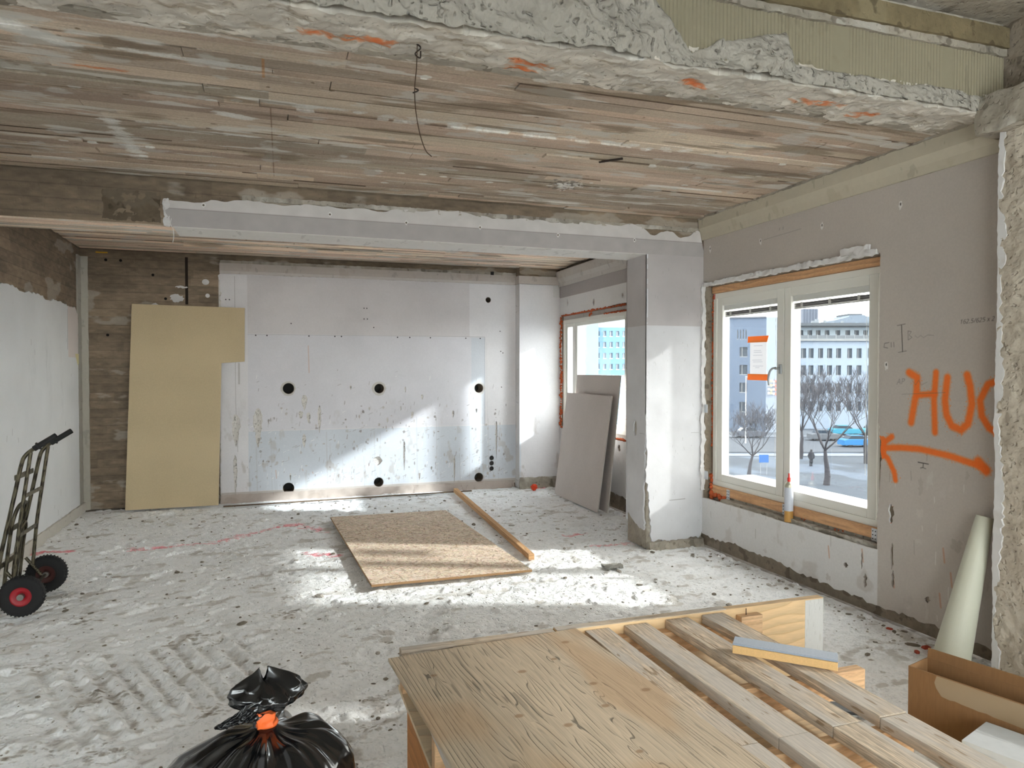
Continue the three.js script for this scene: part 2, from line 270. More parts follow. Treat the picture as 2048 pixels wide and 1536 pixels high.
// ------------------------------------------------------------------ ceiling
{
  const ceiling = struct('ceiling', 'bare concrete ceiling with imprints of formwork boards', 'ceiling');
  mesh('slab', span(XL - 0.3, XR + 0.35, YC + 0.022, YC + 0.3, ZB - 0.3, ZF - 0.03), M_concrete, ceiling);
  mesh('slab', span(XL - 0.3, XR + 0.35, YU, YU + 0.25, ZF - 0.1, ZEND + 0.3), M_concretePale, ceiling);
  const r = mulberry(211);
  const strips = (rows, mat, x0, x1) => {
    for (const [a, b] of rows) {
      let x = x0 - r() * 1.2;
      while (x < x1) {
        const e = x + 1.6 + r() * 2.4, s0 = Math.max(x0, x), s1 = Math.min(x1, e);
        if (s1 - s0 > 0.04) {
          const gap = r() < 0.35 ? 0.008 : 0.003, y = YC + (r() - 0.5) * 0.012 + (r() < 0.14 ? -0.008 : 0), w = s1 - s0 - gap, d = b - a - gap;
          const g = new THREE.BoxGeometry(w, 0.024, d).translate((s0 + s1) / 2, y + 0.012, (a + b) / 2), p = g.attributes.position;
          for (let i = 0; i < p.count; i++) g.attributes.uv.setXY(i, p.getX(i), p.getZ(i) + (p.getY(i) - y) * 0.5);
          mesh('formwork_board', g, mat, ceiling);
        }
        x = e;
      }
    }
  };
  strips(rowsMain, M_ceilMain, XL, XR); strips(rowsRear, M_ceilRear, XL, XR);
  // broken front lip of the slab, its rough grey mass and the ribbed face above
  const lipTex = sheet(1024, 128, 6.2, 0.6, -2.3, -3.2, (g) => {
    const q = mulberry(31); g.fillStyle = 'rgb(196,188,176)'; g.fillRect(-2.3, -3.2, 6.2, 0.6);
    for (let i = 0; i < 500; i++) blob(g, -2.3 + q() * 6.2, -3.2 + q() * 0.6, 0.02 + q() * 0.06, 0.006 + q() * 0.014, q() < 0.5 ? 'rgba(226,222,214,0.6)' : 'rgba(140,124,104,0.4)', i);
    for (const p of [[[0.12, -2.97], [0.34, -2.96]], [[0.38, -2.94], [0.46, -2.95]], [[1.0, -3.03], [1.12, -3.04]], [[1.02, -2.96], [1.16, -2.97]], [[1.85, -2.92], [1.93, -2.93]], [[2.5, -2.93], [2.76, -2.91]], [[2.9, -3.0], [3.02, -2.95]]]) for (let k = 0; k < 46; k++) { const t = q(); blob(g, lerp(p[0][0], p[1][0], t) + (q() - 0.5) * 0.08, lerp(p[0][1], p[1][1], t) + (q() - 0.5) * 0.05, 0.008 + q() * 0.03, 0.004 + q() * 0.012, `rgba(222,116,62,${0.15 + q() * 0.3})`, k); }
  }, (d, k, x, y) => mul(d, k, 0.86 + 0.28 * fbm(x * 8, y * 20, 4, 33)));
  const lip = roughBox(XL, XR, YC - 0.01, YC + 0.09, -3.085, ZF, 0.015, 0.017, 10, 3);
  { const p = lip.attributes.position; for (let i = 0; i < p.count; i++) lip.attributes.uv.setXY(i, p.getX(i), p.getZ(i)); }
  mesh('broken_lip', lip, M(0xffffff, 0.95, { map: lipTex, bumpMap: concreteBump, bumpScale: 0.01 }), ceiling);
  mesh('rough_ridge', roughBox(XL, XR, YC - 0.012, YC + 0.01, -3.10, -3.045, 0.02, 0.006, 12, 6), M_concretePale, ceiling);
  // ragged concrete left standing on the lip: height of the mass along x
  const topAt = (x) => (x < 1.5 ? YU : x < 1.78 ? lerp(3.3, 2.99, (x - 1.5) / 0.28) : x < 1.95 ? lerp(2.99, 3.1, (x - 1.78) / 0.17) : x < 2.28 ? lerp(3.08, 3.17, (x - 1.95) / 0.33) : x < 2.34 ? lerp(3.17, 3.02, (x - 2.28) / 0.06) : 3.03);
  const nx = 460, ny = 40, pos = [], uv = [], idx = [];
  for (let i = 0; i <= nx; i++) for (let j = 0; j <= ny; j++) {
    const x = lerp(XL, XR, i / nx), t = j / ny, top = topAt(x) + 0.02 * (fbm(x * 9, 2, 3, 3) - 0.5) * 2, y = lerp(YC - 0.004, top, t);
    const bulge = 0.10 * (fbm(x * 6, y * 9, 4, 301) - 0.15) + 0.06 * (fbm(x * 22, y * 22, 3, 305) - 0.5), thick = (x < 1.78 || (x > 1.9 && x < 2.31)) ? 1 : 0.5;
    pos.push(x, y + 0.006 * (n2(x * 40, y * 40, 3) - 0.5), ZF + 0.01 + thick * bulge * Math.sqrt(Math.max(0, 1 - Math.pow(t, 3) * (top < YU - 0.05 ? 1 : 0.4)))); uv.push(x, y);
    if (i < nx && j < ny) { const k = i * (ny + 1) + j; idx.push(k, k + ny + 1, k + 1, k + 1, k + ny + 1, k + ny + 2); }
  }
  const bg = new THREE.BufferGeometry(); bg.setAttribute('position', new THREE.Float32BufferAttribute(pos, 3)); bg.setAttribute('uv', new THREE.Float32BufferAttribute(uv, 2)); bg.setIndex(idx); bg.computeVertexNormals();
  mesh('broken_concrete', bg, M(0xb2ada4, 0.95, { map: plasterTex, bumpMap: concreteBump, bumpScale: 0.03 }), ceiling);
  mesh('upstand', span(XL, XR, YC + 0.05, YU, ZF - 0.06, ZF - 0.006), M_concrete, ceiling);
  const rib = new THREE.PlaneGeometry(XR - 1.5, 0.29, 900, 1).translate((XR + 1.5) / 2, 3.145, ZF);
  { const p = rib.attributes.position; for (let i = 0; i < p.count; i++) { const x = p.getX(i), panel = Math.abs(x - 2.62) < 0.05 || Math.abs(x - 3.3) < 0.04; p.setZ(i, ZF + (panel ? 0.003 : 0.0022 * Math.sin(x * P2 / 0.02))); rib.attributes.uv.setXY(i, x, p.getY(i)); } rib.computeVertexNormals(); }
  mesh('ribbed_face', rib, M(0x9c947e, 0.85, { map: plasterTex }), ceiling);
  mesh('ledge', roughBox(1.2, XR, 3.29, 3.395, ZF - 0.02, ZF + 0.035, 0.03, 0.004, 8, 9), M(0xb9ad8e, 0.9, { map: concreteTex, bumpMap: concreteBump, bumpScale: 0.006 }), ceiling);
  mesh('ledge', roughBox(1.6, XR, 3.255, 3.30, ZF - 0.02, ZF + 0.018, 0.02, 0.008, 14, 12), M_concretePale, ceiling);
}

// ------------------------------------------------------------------ middle beam and pier
{
  const beam = struct('concrete_beam', 'downstand concrete beam crossing the room, half plastered', 'beam');
  mesh('beam_core', span(XL, XR, 2.615, YC + 0.02, ZM2, ZM - 0.012), M_dark, beam);
  const top = [[3.70, 2.66]]; for (let x = 3.66; x > -0.7; x -= 0.022) top.push([x, 2.80 + 0.035 * sm(-0.7, 1.6, x) + 0.07 * (fbm(x * 6, 1, 4, 401) - 0.5) - 0.09 * sm(3.05, 3.25, x) * n2(x * 11, 3, 2)]);
  const outline = [[3.70, 2.606], ...top, ...jag([[-0.72, 2.80, 0.012], [-0.68, 2.606]], 0.02, 5).slice(0, -1), [-0.68, 2.606]];
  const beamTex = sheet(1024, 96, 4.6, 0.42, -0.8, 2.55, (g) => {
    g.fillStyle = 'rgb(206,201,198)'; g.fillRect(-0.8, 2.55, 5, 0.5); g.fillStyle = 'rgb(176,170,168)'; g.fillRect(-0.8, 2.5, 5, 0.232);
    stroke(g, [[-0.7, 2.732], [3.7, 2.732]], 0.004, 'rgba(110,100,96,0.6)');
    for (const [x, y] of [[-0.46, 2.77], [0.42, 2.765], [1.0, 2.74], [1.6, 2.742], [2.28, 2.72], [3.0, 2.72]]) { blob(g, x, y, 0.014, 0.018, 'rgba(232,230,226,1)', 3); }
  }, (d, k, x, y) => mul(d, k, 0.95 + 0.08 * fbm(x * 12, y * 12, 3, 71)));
  const dots = [[-0.46, 2.77], [0.42, 2.765], [1.0, 2.74], [1.6, 2.742], [2.28, 2.72], [3.0, 2.72]].map(([x, y]) => circlePts(x, y, 0.008, 10));
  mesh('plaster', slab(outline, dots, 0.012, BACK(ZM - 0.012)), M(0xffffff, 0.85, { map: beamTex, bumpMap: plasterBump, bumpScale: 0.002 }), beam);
  mesh('soffit_plaster', span(-0.66, 3.12, 2.603, 2.615, ZM2, ZM - 0.002), M(0xf0eeec, 0.8, { map: plasterTex }), beam);
  mesh('soffit_boards', span(XL, -0.66, 2.603, 2.615, ZM2, ZM - 0.014), M_ceilRear, beam);
  mesh('torn_edge', roughBox(-0.72, -0.68, 2.61, 2.80, ZM - 0.02, ZM + 0.0, 0.008, 0.013, 16, 4), M_white, beam);
  mesh('rough_patch', roughBox(-1.1, -0.74, 2.63, 2.84, ZM - 0.03, ZM - 0.009, 0.01, 0.013, 14, 8), M(0x9b8f80, 0.95, { map: concreteTex }), beam);
  mesh('mortar_crust', roughBox(-0.2, 3.68, 2.825, 2.86, ZM - 0.02, ZM - 0.002, 0.014, 0.007, 16, 21), M_concrete, beam);
}
{
  const pier = struct('concrete_pier', 'white plastered concrete pier with a chipped left corner', 'pier');
  mesh('pier_core', roughBox(3.135, XR, 0, 2.615, ZM2 + 0.01, ZM - 0.014, 0.06, 0.004, 10, 31), M_concretePale, pier);
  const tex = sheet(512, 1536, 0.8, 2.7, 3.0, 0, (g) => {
    g.fillStyle = 'rgb(204,203,205)'; g.fillRect(3, 0, 1, 2.8); g.fillStyle = 'rgb(184,178,177)'; g.fillRect(3, 1.98, 1, 0.8);  // paler tone below paints in the sunlit part, under a darker top
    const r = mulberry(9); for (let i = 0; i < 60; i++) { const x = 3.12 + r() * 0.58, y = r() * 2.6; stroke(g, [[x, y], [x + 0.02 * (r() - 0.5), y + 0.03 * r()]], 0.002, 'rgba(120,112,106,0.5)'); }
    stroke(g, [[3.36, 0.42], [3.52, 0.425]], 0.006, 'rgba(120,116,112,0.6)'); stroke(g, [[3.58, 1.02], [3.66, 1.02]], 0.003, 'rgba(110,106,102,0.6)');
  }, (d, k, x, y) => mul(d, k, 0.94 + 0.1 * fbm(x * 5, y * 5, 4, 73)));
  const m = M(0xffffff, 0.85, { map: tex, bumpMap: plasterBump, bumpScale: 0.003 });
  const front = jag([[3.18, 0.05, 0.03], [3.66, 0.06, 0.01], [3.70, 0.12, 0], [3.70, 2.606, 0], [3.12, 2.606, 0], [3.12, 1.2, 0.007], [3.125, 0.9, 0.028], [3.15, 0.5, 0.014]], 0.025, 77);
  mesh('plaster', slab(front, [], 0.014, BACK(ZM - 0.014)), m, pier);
  const sideM = new THREE.Matrix4().makeBasis(V3(0, 0, 1), V3(0, 1, 0), V3(-1, 0, 0)).setPosition(3.135, 0, 0);
  const side = jag([[ZM2 + 0.02, 0.25, 0.02], [ZM - 0.04, 0.16, 0.02], [ZM - 0.03, 0.9, 0.012], [ZM, 1.15, 0.004], [ZM, 2.606, 0], [ZM2, 2.606, 0], [ZM2, 0.95, 0.02]], 0.025, 79);
  mesh('plaster', slab(side, [jag(circlePts(ZM - 0.2, 1.06, 0.035, 7), 0.03, 3, 0.004).map(([a, b]) => [a, 1.06 + (b - 1.06) * 2.2])], 0.015, sideM), m, pier);
  const rear = [[3.12, 0.2], [3.7, 0.2], [3.7, 2.606], [3.12, 2.606]];
  mesh('plaster', new THREE.ExtrudeGeometry(poly(rear), { depth: 0.008, bevelEnabled: false }).translate(0, 0, ZM2), m, pier);
  mesh('rubble_foot', roughBox(3.14, 3.7, -0.02, 0.06, ZM - 0.02, ZM + 0.03, 0.015, 0.014, 14, 41), M_concretePale, pier);
}

// ------------------------------------------------------------------ back wall
const ductHoles = [[0.185, 1.355, 0.068], [1.287, 1.345, 0.062], [2.605, 1.338, 0.062], [0.177, 0.132, 0.068], [1.275, 0.149, 0.062], [2.604, 0.146, 0.062], [2.736, 2.515, 0.038]];
{
  const wall = struct('wall_back', 'far wall, white plaster beside bare dark concrete', 'wall');
  mesh('wall_core', slab(rect(XL - 0.3, XR + 0.35, 0, YC + 0.1), ductHoles.map(([x, y, r]) => circlePts(x, y, r * 0.96)), 0.28, BACK(ZB - 0.016 - 0.28)), M_dark, wall);
  mesh('outer_leaf', span(XL - 0.3, XR + 0.35, -0.3, YC + 0.2, ZB - 0.5, ZB - 0.296), M(0x3a3835, 0.9), wall);
  const tex = sheet(1536, 1024, 4.5, 3, -0.7, 0, (g) => {
    const r = mulberry(55);
    g.fillStyle = 'rgb(224,220,221)'; g.fillRect(-0.7, 0, 4.5, 3);
    g.fillStyle = 'rgb(212,206,206)'; g.fillRect(-0.28, 2.02, 2.755, 0.7);
    g.fillStyle = 'rgb(216,213,217)'; g.fillRect(-0.28, 0.85, 2.965, 1.16);
    g.fillStyle = 'rgb(206,209,215)'; g.fillRect(-0.28, 0.12, 3.42, 0.72);
    g.fillStyle = 'rgb(206,208,214)'; g.fillRect(2.50, 0.85, 0.19, 1.16);
    g.fillStyle = 'rgb(192,184,177)'; g.fillRect(-0.7, 0, 4.5, 0.115);
    stroke(g, [[-0.28, 2.01], [2.685, 2.02], [2.685, 0.84]], 0.004, 'rgba(150,146,150,0.7)'); stroke(g, [[2.71, 1.95], [2.72, 0.9]], 0.003, 'rgba(160,158,160,0.5)');
    stroke(g, [[-0.42, 2.7], [-0.42, 1.2], [-0.4, 0.6]], 0.004, 'rgba(140,132,128,0.7)'); stroke(g, [[-0.38, 1.66], [-0.38, 1.42]], 0.02, 'rgba(176,170,166,0.7)');
    for (const x of [-0.188, -0.06, 0.429, 0.74, 0.82, 1.522, 1.68, 1.95, 2.425, 2.623]) blob(g, x, 2.0, 0.008, 0.008, 'rgb(40,38,38)', 2, 0.05);
    for (const [x, y] of [[-0.52, 2.42], [-0.48, 2.42], [1.10, 2.36], [1.135, 2.36], [1.1, 2.225], [1.14, 2.225], [0.22, 2.15], [1.22, 2.12], [2.9, 2.1], [2.91, 1.83], [2.94, 1.81], [2.92, 1.35]]) blob(g, x, y, 0.007, 0.007, 'rgb(46,42,42)', 4, 0.1);
    for (let i = 0; i < 420; i++) { const x = -0.3 + r() * 3.3, y = 0.15 + r() * r() * 1.5, l = 0.01 + r() * 0.05, a = r() < 0.6 ? 1.4 : 0.4; stroke(g, [[x, y], [x + Math.cos(a) * l, y + Math.sin(a) * l]], 0.0025 + r() * 0.006, r() < 0.7 ? `rgba(138,128,124,${0.25 + r() * 0.45})` : `rgba(240,238,236,0.8)`); }
    for (let i = 0; i < 150; i++) blob(g, -0.3 + r() * 3.3, 0.15 + r() * 1.0, 0.004 + r() * 0.014, 0.006 + r() * 0.02, `rgba(${r() < 0.5 ? '130,120,116' : '178,168,160'},${0.4 + r() * 0.4})`, i);
    for (const [x, y0, y1] of [[0.42, 1.88, 1.55], [0.03, 0.36, 0.26], [0.34, 0.36, 0.34], [0.46, 0.32, 0.3]]) stroke(g, [[x, y0], [x + 0.008, y1]], 0.012, 'rgba(196,140,116,0.35)');
    for (let i = 0; i < 26; i++) { const x = -0.3 + r() * 3.2; stroke(g, [[x, 0.15 + r() * 0.9], [x + 0.01, 0.1]], 0.006 + r() * 0.012, 'rgba(180,176,176,0.28)'); }
    for (const [x, y] of [[0.185, 1.355], [1.287, 1.345], [2.605, 1.338]]) blob(g, x, y, 0.092, 0.088, 'rgba(196,190,184,0.9)', 8, 0.12);
  }, (d, k, x, y) => { mul(d, k, 0.95 + 0.07 * fbm(x * 3, y * 3, 4, 81) + 0.02 * (n2(x * 90, y * 90, 3) - 0.5)); mixTo(d, k, 170, 160, 152, 0.45 * sm(0.66, 0.76, fbm(x * 9, y * 5, 4, 83)) * sm(1.5, 0.2, y)); });
  const gouges = [[-0.42, 0.86, 0.045, 0.2], [-0.17, 0.88, 0.045, 0.25], [0.37, 1.18, 0.03, 0.1], [0.325, 1.03, 0.028, 0.05], [0.42, 0.99, 0.026, 0.07], [0.548, 0.97, 0.02, 0.18], [0.364, 0.71, 0.02, 0.09], [1.603, 0.48, 0.014, 0.2], [2.267, 0.28, 0.012, 0.19], [2.848, 0.64, 0.012, 0.27], [-0.43, 0.32, 0.02, 0.25], [1.265, 0.421, 0.05, 0.06], [0.93, 1.36, 0.012, 0.03], [1.62, 1.33, 0.01, 0.04], [1.84, 1.23, 0.014, 0.035], [2.25, 1.0, 0.014, 0.05], [1.71, 1.0, 0.016, 0.045], [1.56, 1.09, 0.01, 0.03], [1.16, 1.09, 0.01, 0.025], [1.39, 0.94, 0.013, 0.035], [2.57, 1.04, 0.01, 0.03], [1.8, 0.2, 0.014, 0.05], [0.2, 0.27, 0.008, 0.05], [2.16, 0.37, 0.012, 0.02], [1.96, 0.3, 0.01, 0.025]];
  const cut = gouges.map(([x, y, rx, ry], i) => { const r = mulberry(i * 31 + 7), n = 12 + Math.round(ry * 90); return Array.from({ length: n }, (_, k) => { const a = k / n * P2, q = 0.75 + 0.45 * r(); return [x + Math.cos(a) * rx * q * (1 + 0.5 * Math.sin(a * 1)), y + Math.sin(a) * ry * (0.9 + 0.1 * r())]; }); });
  const sock = [[2.781, 0.398], [2.781, 0.327], [2.781, 0.256]].map(([x, y]) => circlePts(x, y, 0.032, 14));
  const outline = jag([[-0.60, 0.07, 0.012], [3.135, 0.07, 0], [3.135, 2.725, 0.003], [-0.58, 2.725, 0.018]], 0.03, 61);
  mesh('plaster', slab(outline, [...cut, ...sock, ...ductHoles.map(([x, y, r]) => circlePts(x, y, r))], 0.016, BACK(ZB - 0.016)), M(0xffffff, 0.8, { map: tex, bumpMap: plasterBump, bumpScale: 0.002 }), wall);
  const raw = mesh('undercoat', span(-0.62, 3.13, 0.0, 2.7, ZB - 0.0165, ZB - 0.011), M(0xe8e4e0, 0.95, { map: plasterTex, bumpMap: concreteBump, bumpScale: 0.025 }), wall);
  raw.geometry = slab(rect(-0.6, 3.13, 0.05, 2.7), [...ductHoles.map(([x, y, r]) => circlePts(x, y, r)), ...sock], 0.0012, BACK(ZB - 0.0165));
  for (const [x, y] of [[2.781, 0.398], [2.781, 0.327], [2.781, 0.256]]) mesh('socket_box', new THREE.CylinderGeometry(0.03, 0.03, 0.006, 14).rotateX(Math.PI / 2).translate(x, y, ZB - 0.014), M(0x26221f, 0.7), wall);
  // cornice under the ceiling, with a crumbled strip above it
  const prof = poly([[0, 0], [0.03, 0.0], [0.045, 0.03], [0.035, 0.075], [0.02, 0.125], [0, 0.125]]);
  const cor = new THREE.ExtrudeGeometry(prof, { depth: 3.735, bevelEnabled: false }).applyMatrix4(new THREE.Matrix4().makeBasis(V3(0, 0, 1), V3(0, 1, 0), V3(-1, 0, 0)).setPosition(3.15, 2.725, ZB));
  mesh('cornice', metreUV(cor, 'x'), M(0xcfc8c4, 0.85, { map: plasterTex }), wall);
  mesh('crumbled_strip', roughBox(-0.58, 3.14, 2.845, 2.885, ZB - 0.01, ZB + 0.012, 0.018, 0.008, 14, 51), M_concrete, wall);
  mesh('foot_mortar', roughBox(-0.6, 3.1, -0.02, 0.09, ZB - 0.014, ZB + 0.008, 0.03, 0.008, 12, 57), M(0xc2b5ad, 0.95, { map: plasterTex }), wall);
  // projecting block in the right corner
  mesh('corner_block', span(3.12, XR, 0, 2.78, ZB - 0.02, -8.945), M_white, wall);
  mesh('plaster', slab(jag([[3.118, 0.12, 0.02], [3.7, 0.12, 0], [3.7, 2.56, 0], [3.6, 2.56, 0], [3.6, 2.72, 0], [3.118, 2.72, 0]], 0.03, 63), [], 0.014, BACK(-8.945)), M(0xffffff, 0.8, { map: tex, bumpMap: plasterBump, bumpScale: 0.002 }), wall);
  mesh('cornice', span(3.10, XR, 2.725, 2.83, ZB, -8.905), M(0xc9c1bc, 0.85, { map: plasterTex }), wall);
  mesh('concrete_strip', span(3.12, XR, 2.83, YC + 0.02, ZB, -8.94), M_dark, wall);
  mesh('foot_mortar', roughBox(3.12, 3.7, -0.02, 0.14, -8.95, -8.92, 0.02, 0.012, 12, 59), M_concretePale, wall);
  // stains and patches on the bare part
  for (const [x, y, w, h, s] of [[-1.05, 2.42, 0.16, 0.10, 1], [-1.28, 2.3, 0.08, 0.12, 2], [-0.74, 2.62, 0.08, 0.07, 3], [-0.72, 2.46, 0.05, 0.05, 4], [-1.0, 2.55, 0.14, 0.03, 5], [-1.3, 2.14, 0.05, 0.06, 6]])
    mesh('plaster_scrap', slab(jag(circlePts(x, y, 0.5, 9).map(([a, b]) => [x + (a - x) * w, y + (b - y) * h]), 0.02, s * 9, 0.012), [], 0.006, BACK(ZB - 0.017)), M_white, wall);
  for (const [x, y] of [[-1.78, 2.83], [-1.63, 2.83], [-1.3, 2.68], [-1.77, 1.98], [-1.17, 2.41]]) mesh('anchor_hole', cyl(0.016, 0.016, 0.004, 10).rotateX(Math.PI / 2).translate(x, y, ZB - 0.0145), M(0x17130f, 1), wall);
  mesh('grey_strip', roughBox(-2.03, -1.96, 0, 2.86, ZB - 0.02, ZB + 0.002, 0.03, 0.004, 9, 71), M(0xc6c2b8, 0.95, { map: plasterTex }), wall);
  mesh('paint_dab', roughBox(-1.88, -1.76, 2.905, 2.92, ZB - 0.018, ZB - 0.01, 0.02, 0.004, 12, 73), M(0xd8a52c, 0.7), wall);
  mesh('pipe_chase', span(-0.96, -0.93, 2.35, 2.9, ZB - 0.02, ZB - 0.012), M(0x2d241d, 1), wall);
}

// ------------------------------------------------------------------ left wall
{
  const wall = struct('wall_left', 'left wall, white plaster below bare concrete', 'wall');
  mesh('wall_core', slab(rect(-ZEND - 0.3, -ZB, 0, YU + 0.1), [], 0.25, LEFT(XL - 0.264)), M_dark, wall);
  const tex = sheet(768, 768, 3, 3, 6.1, 0, (g) => {
    g.fillStyle = 'rgb(230,231,232)'; g.fillRect(6, 0, 4, 3); const r = mulberry(77);
    for (const [x, y, w, h] of [[7.4, 1.62, 0.16, 0.2], [7.9, 1.5, 0.08, 0.5], [8.3, 1.45, 0.06, 0.5], [7.8, 1.7, 0.05, 0.3]]) for (let i = 0; i < 60; i++) { const px = x + (r() + r() - 1) * w, py = y + (r() + r() - 1) * h; stroke(g, [[px, py], [px, py - 0.05]], 0.02, 'rgba(150,152,154,0.035)'); }
    for (let i = 0; i < 24; i++) { const x = 6.3 + r() * 2.6, y = r() * 2; stroke(g, [[x, y], [x + 0.02 * (r() - 0.5), y + 0.02 + r() * 0.05]], 0.004, 'rgba(90,86,82,0.6)'); }
    stroke(g, [[8.55, 2.22], [8.55, 2.05], [8.54, 1.8]], 0.006, 'rgba(90,76,66,0.7)'); g.fillStyle = 'rgb(226,216,212)'; g.fillRect(8.56, 1.72, 0.5, 0.56);
  }, (d, k, x, y) => mul(d, k, 0.96 + 0.06 * fbm(x * 3, y * 3, 4, 87)));
  const outline = jag([[-2.9, 0.06, 0], [8.95, 0.06, 0.006], [8.96, 2.20, 0.01], [8.85, 2.27, 0.018], [2.7, 2.27, 0], [-2.9, 2.27, 0]], 0.05, 83);
  mesh('plaster', slab(outline, [], 0.014, LEFT(XL - 0.014)), M(0xffffff, 0.8, { map: tex, bumpMap: plasterBump, bumpScale: 0.0015 }), wall);
  mesh('foot_mortar', roughBox(XL - 0.01, XL + 0.02, -0.02, 0.09, -9.1, -5.5, 0.03, 0.008, 11, 85), M(0xdedad2, 0.95, { map: plasterTex }), wall);
  mesh('corner_mortar', roughBox(XL - 0.02, XL + 0.004, 0, 2.86, -9.1, -8.97, 0.03, 0.005, 11, 89), M(0xb9b5ac, 0.95, { map: plasterTex }), wall);
}
single('paper_flap', (() => { const s = poly([[8.83, 1.76], [9.0, 1.76], [9.0, 1.66], [8.93, 1.64]]); return new THREE.ExtrudeGeometry(s, { depth: 0.003, bevelEnabled: false }).applyMatrix4(LEFT(XL - 0.001)); })(), M(0xd9cf9f, 0.9), 'small yellowed paper flap stuck to the white left wall', 'paper');

const FILL_WIN = [[-1.7, 0.4, 0.45, 2.75], [0.75, 3.3, 0.45, 2.75]];                // two unseen windows added in the front wall as fill light
// wall behind the camera
{ const wall = struct('wall_front', 'plain plastered wall behind the viewer', 'wall'); mesh('wall_core', new THREE.ExtrudeGeometry((() => { const s = poly(rect(XL - 0.3, XR + 0.35, 0, YU + 0.1)); for (const h of FILL_WIN) s.holes.push(pathOf(rect(...h).reverse())); return s; })(), { depth: 0.3, bevelEnabled: false }).translate(0, 0, ZEND), M_white, wall); }

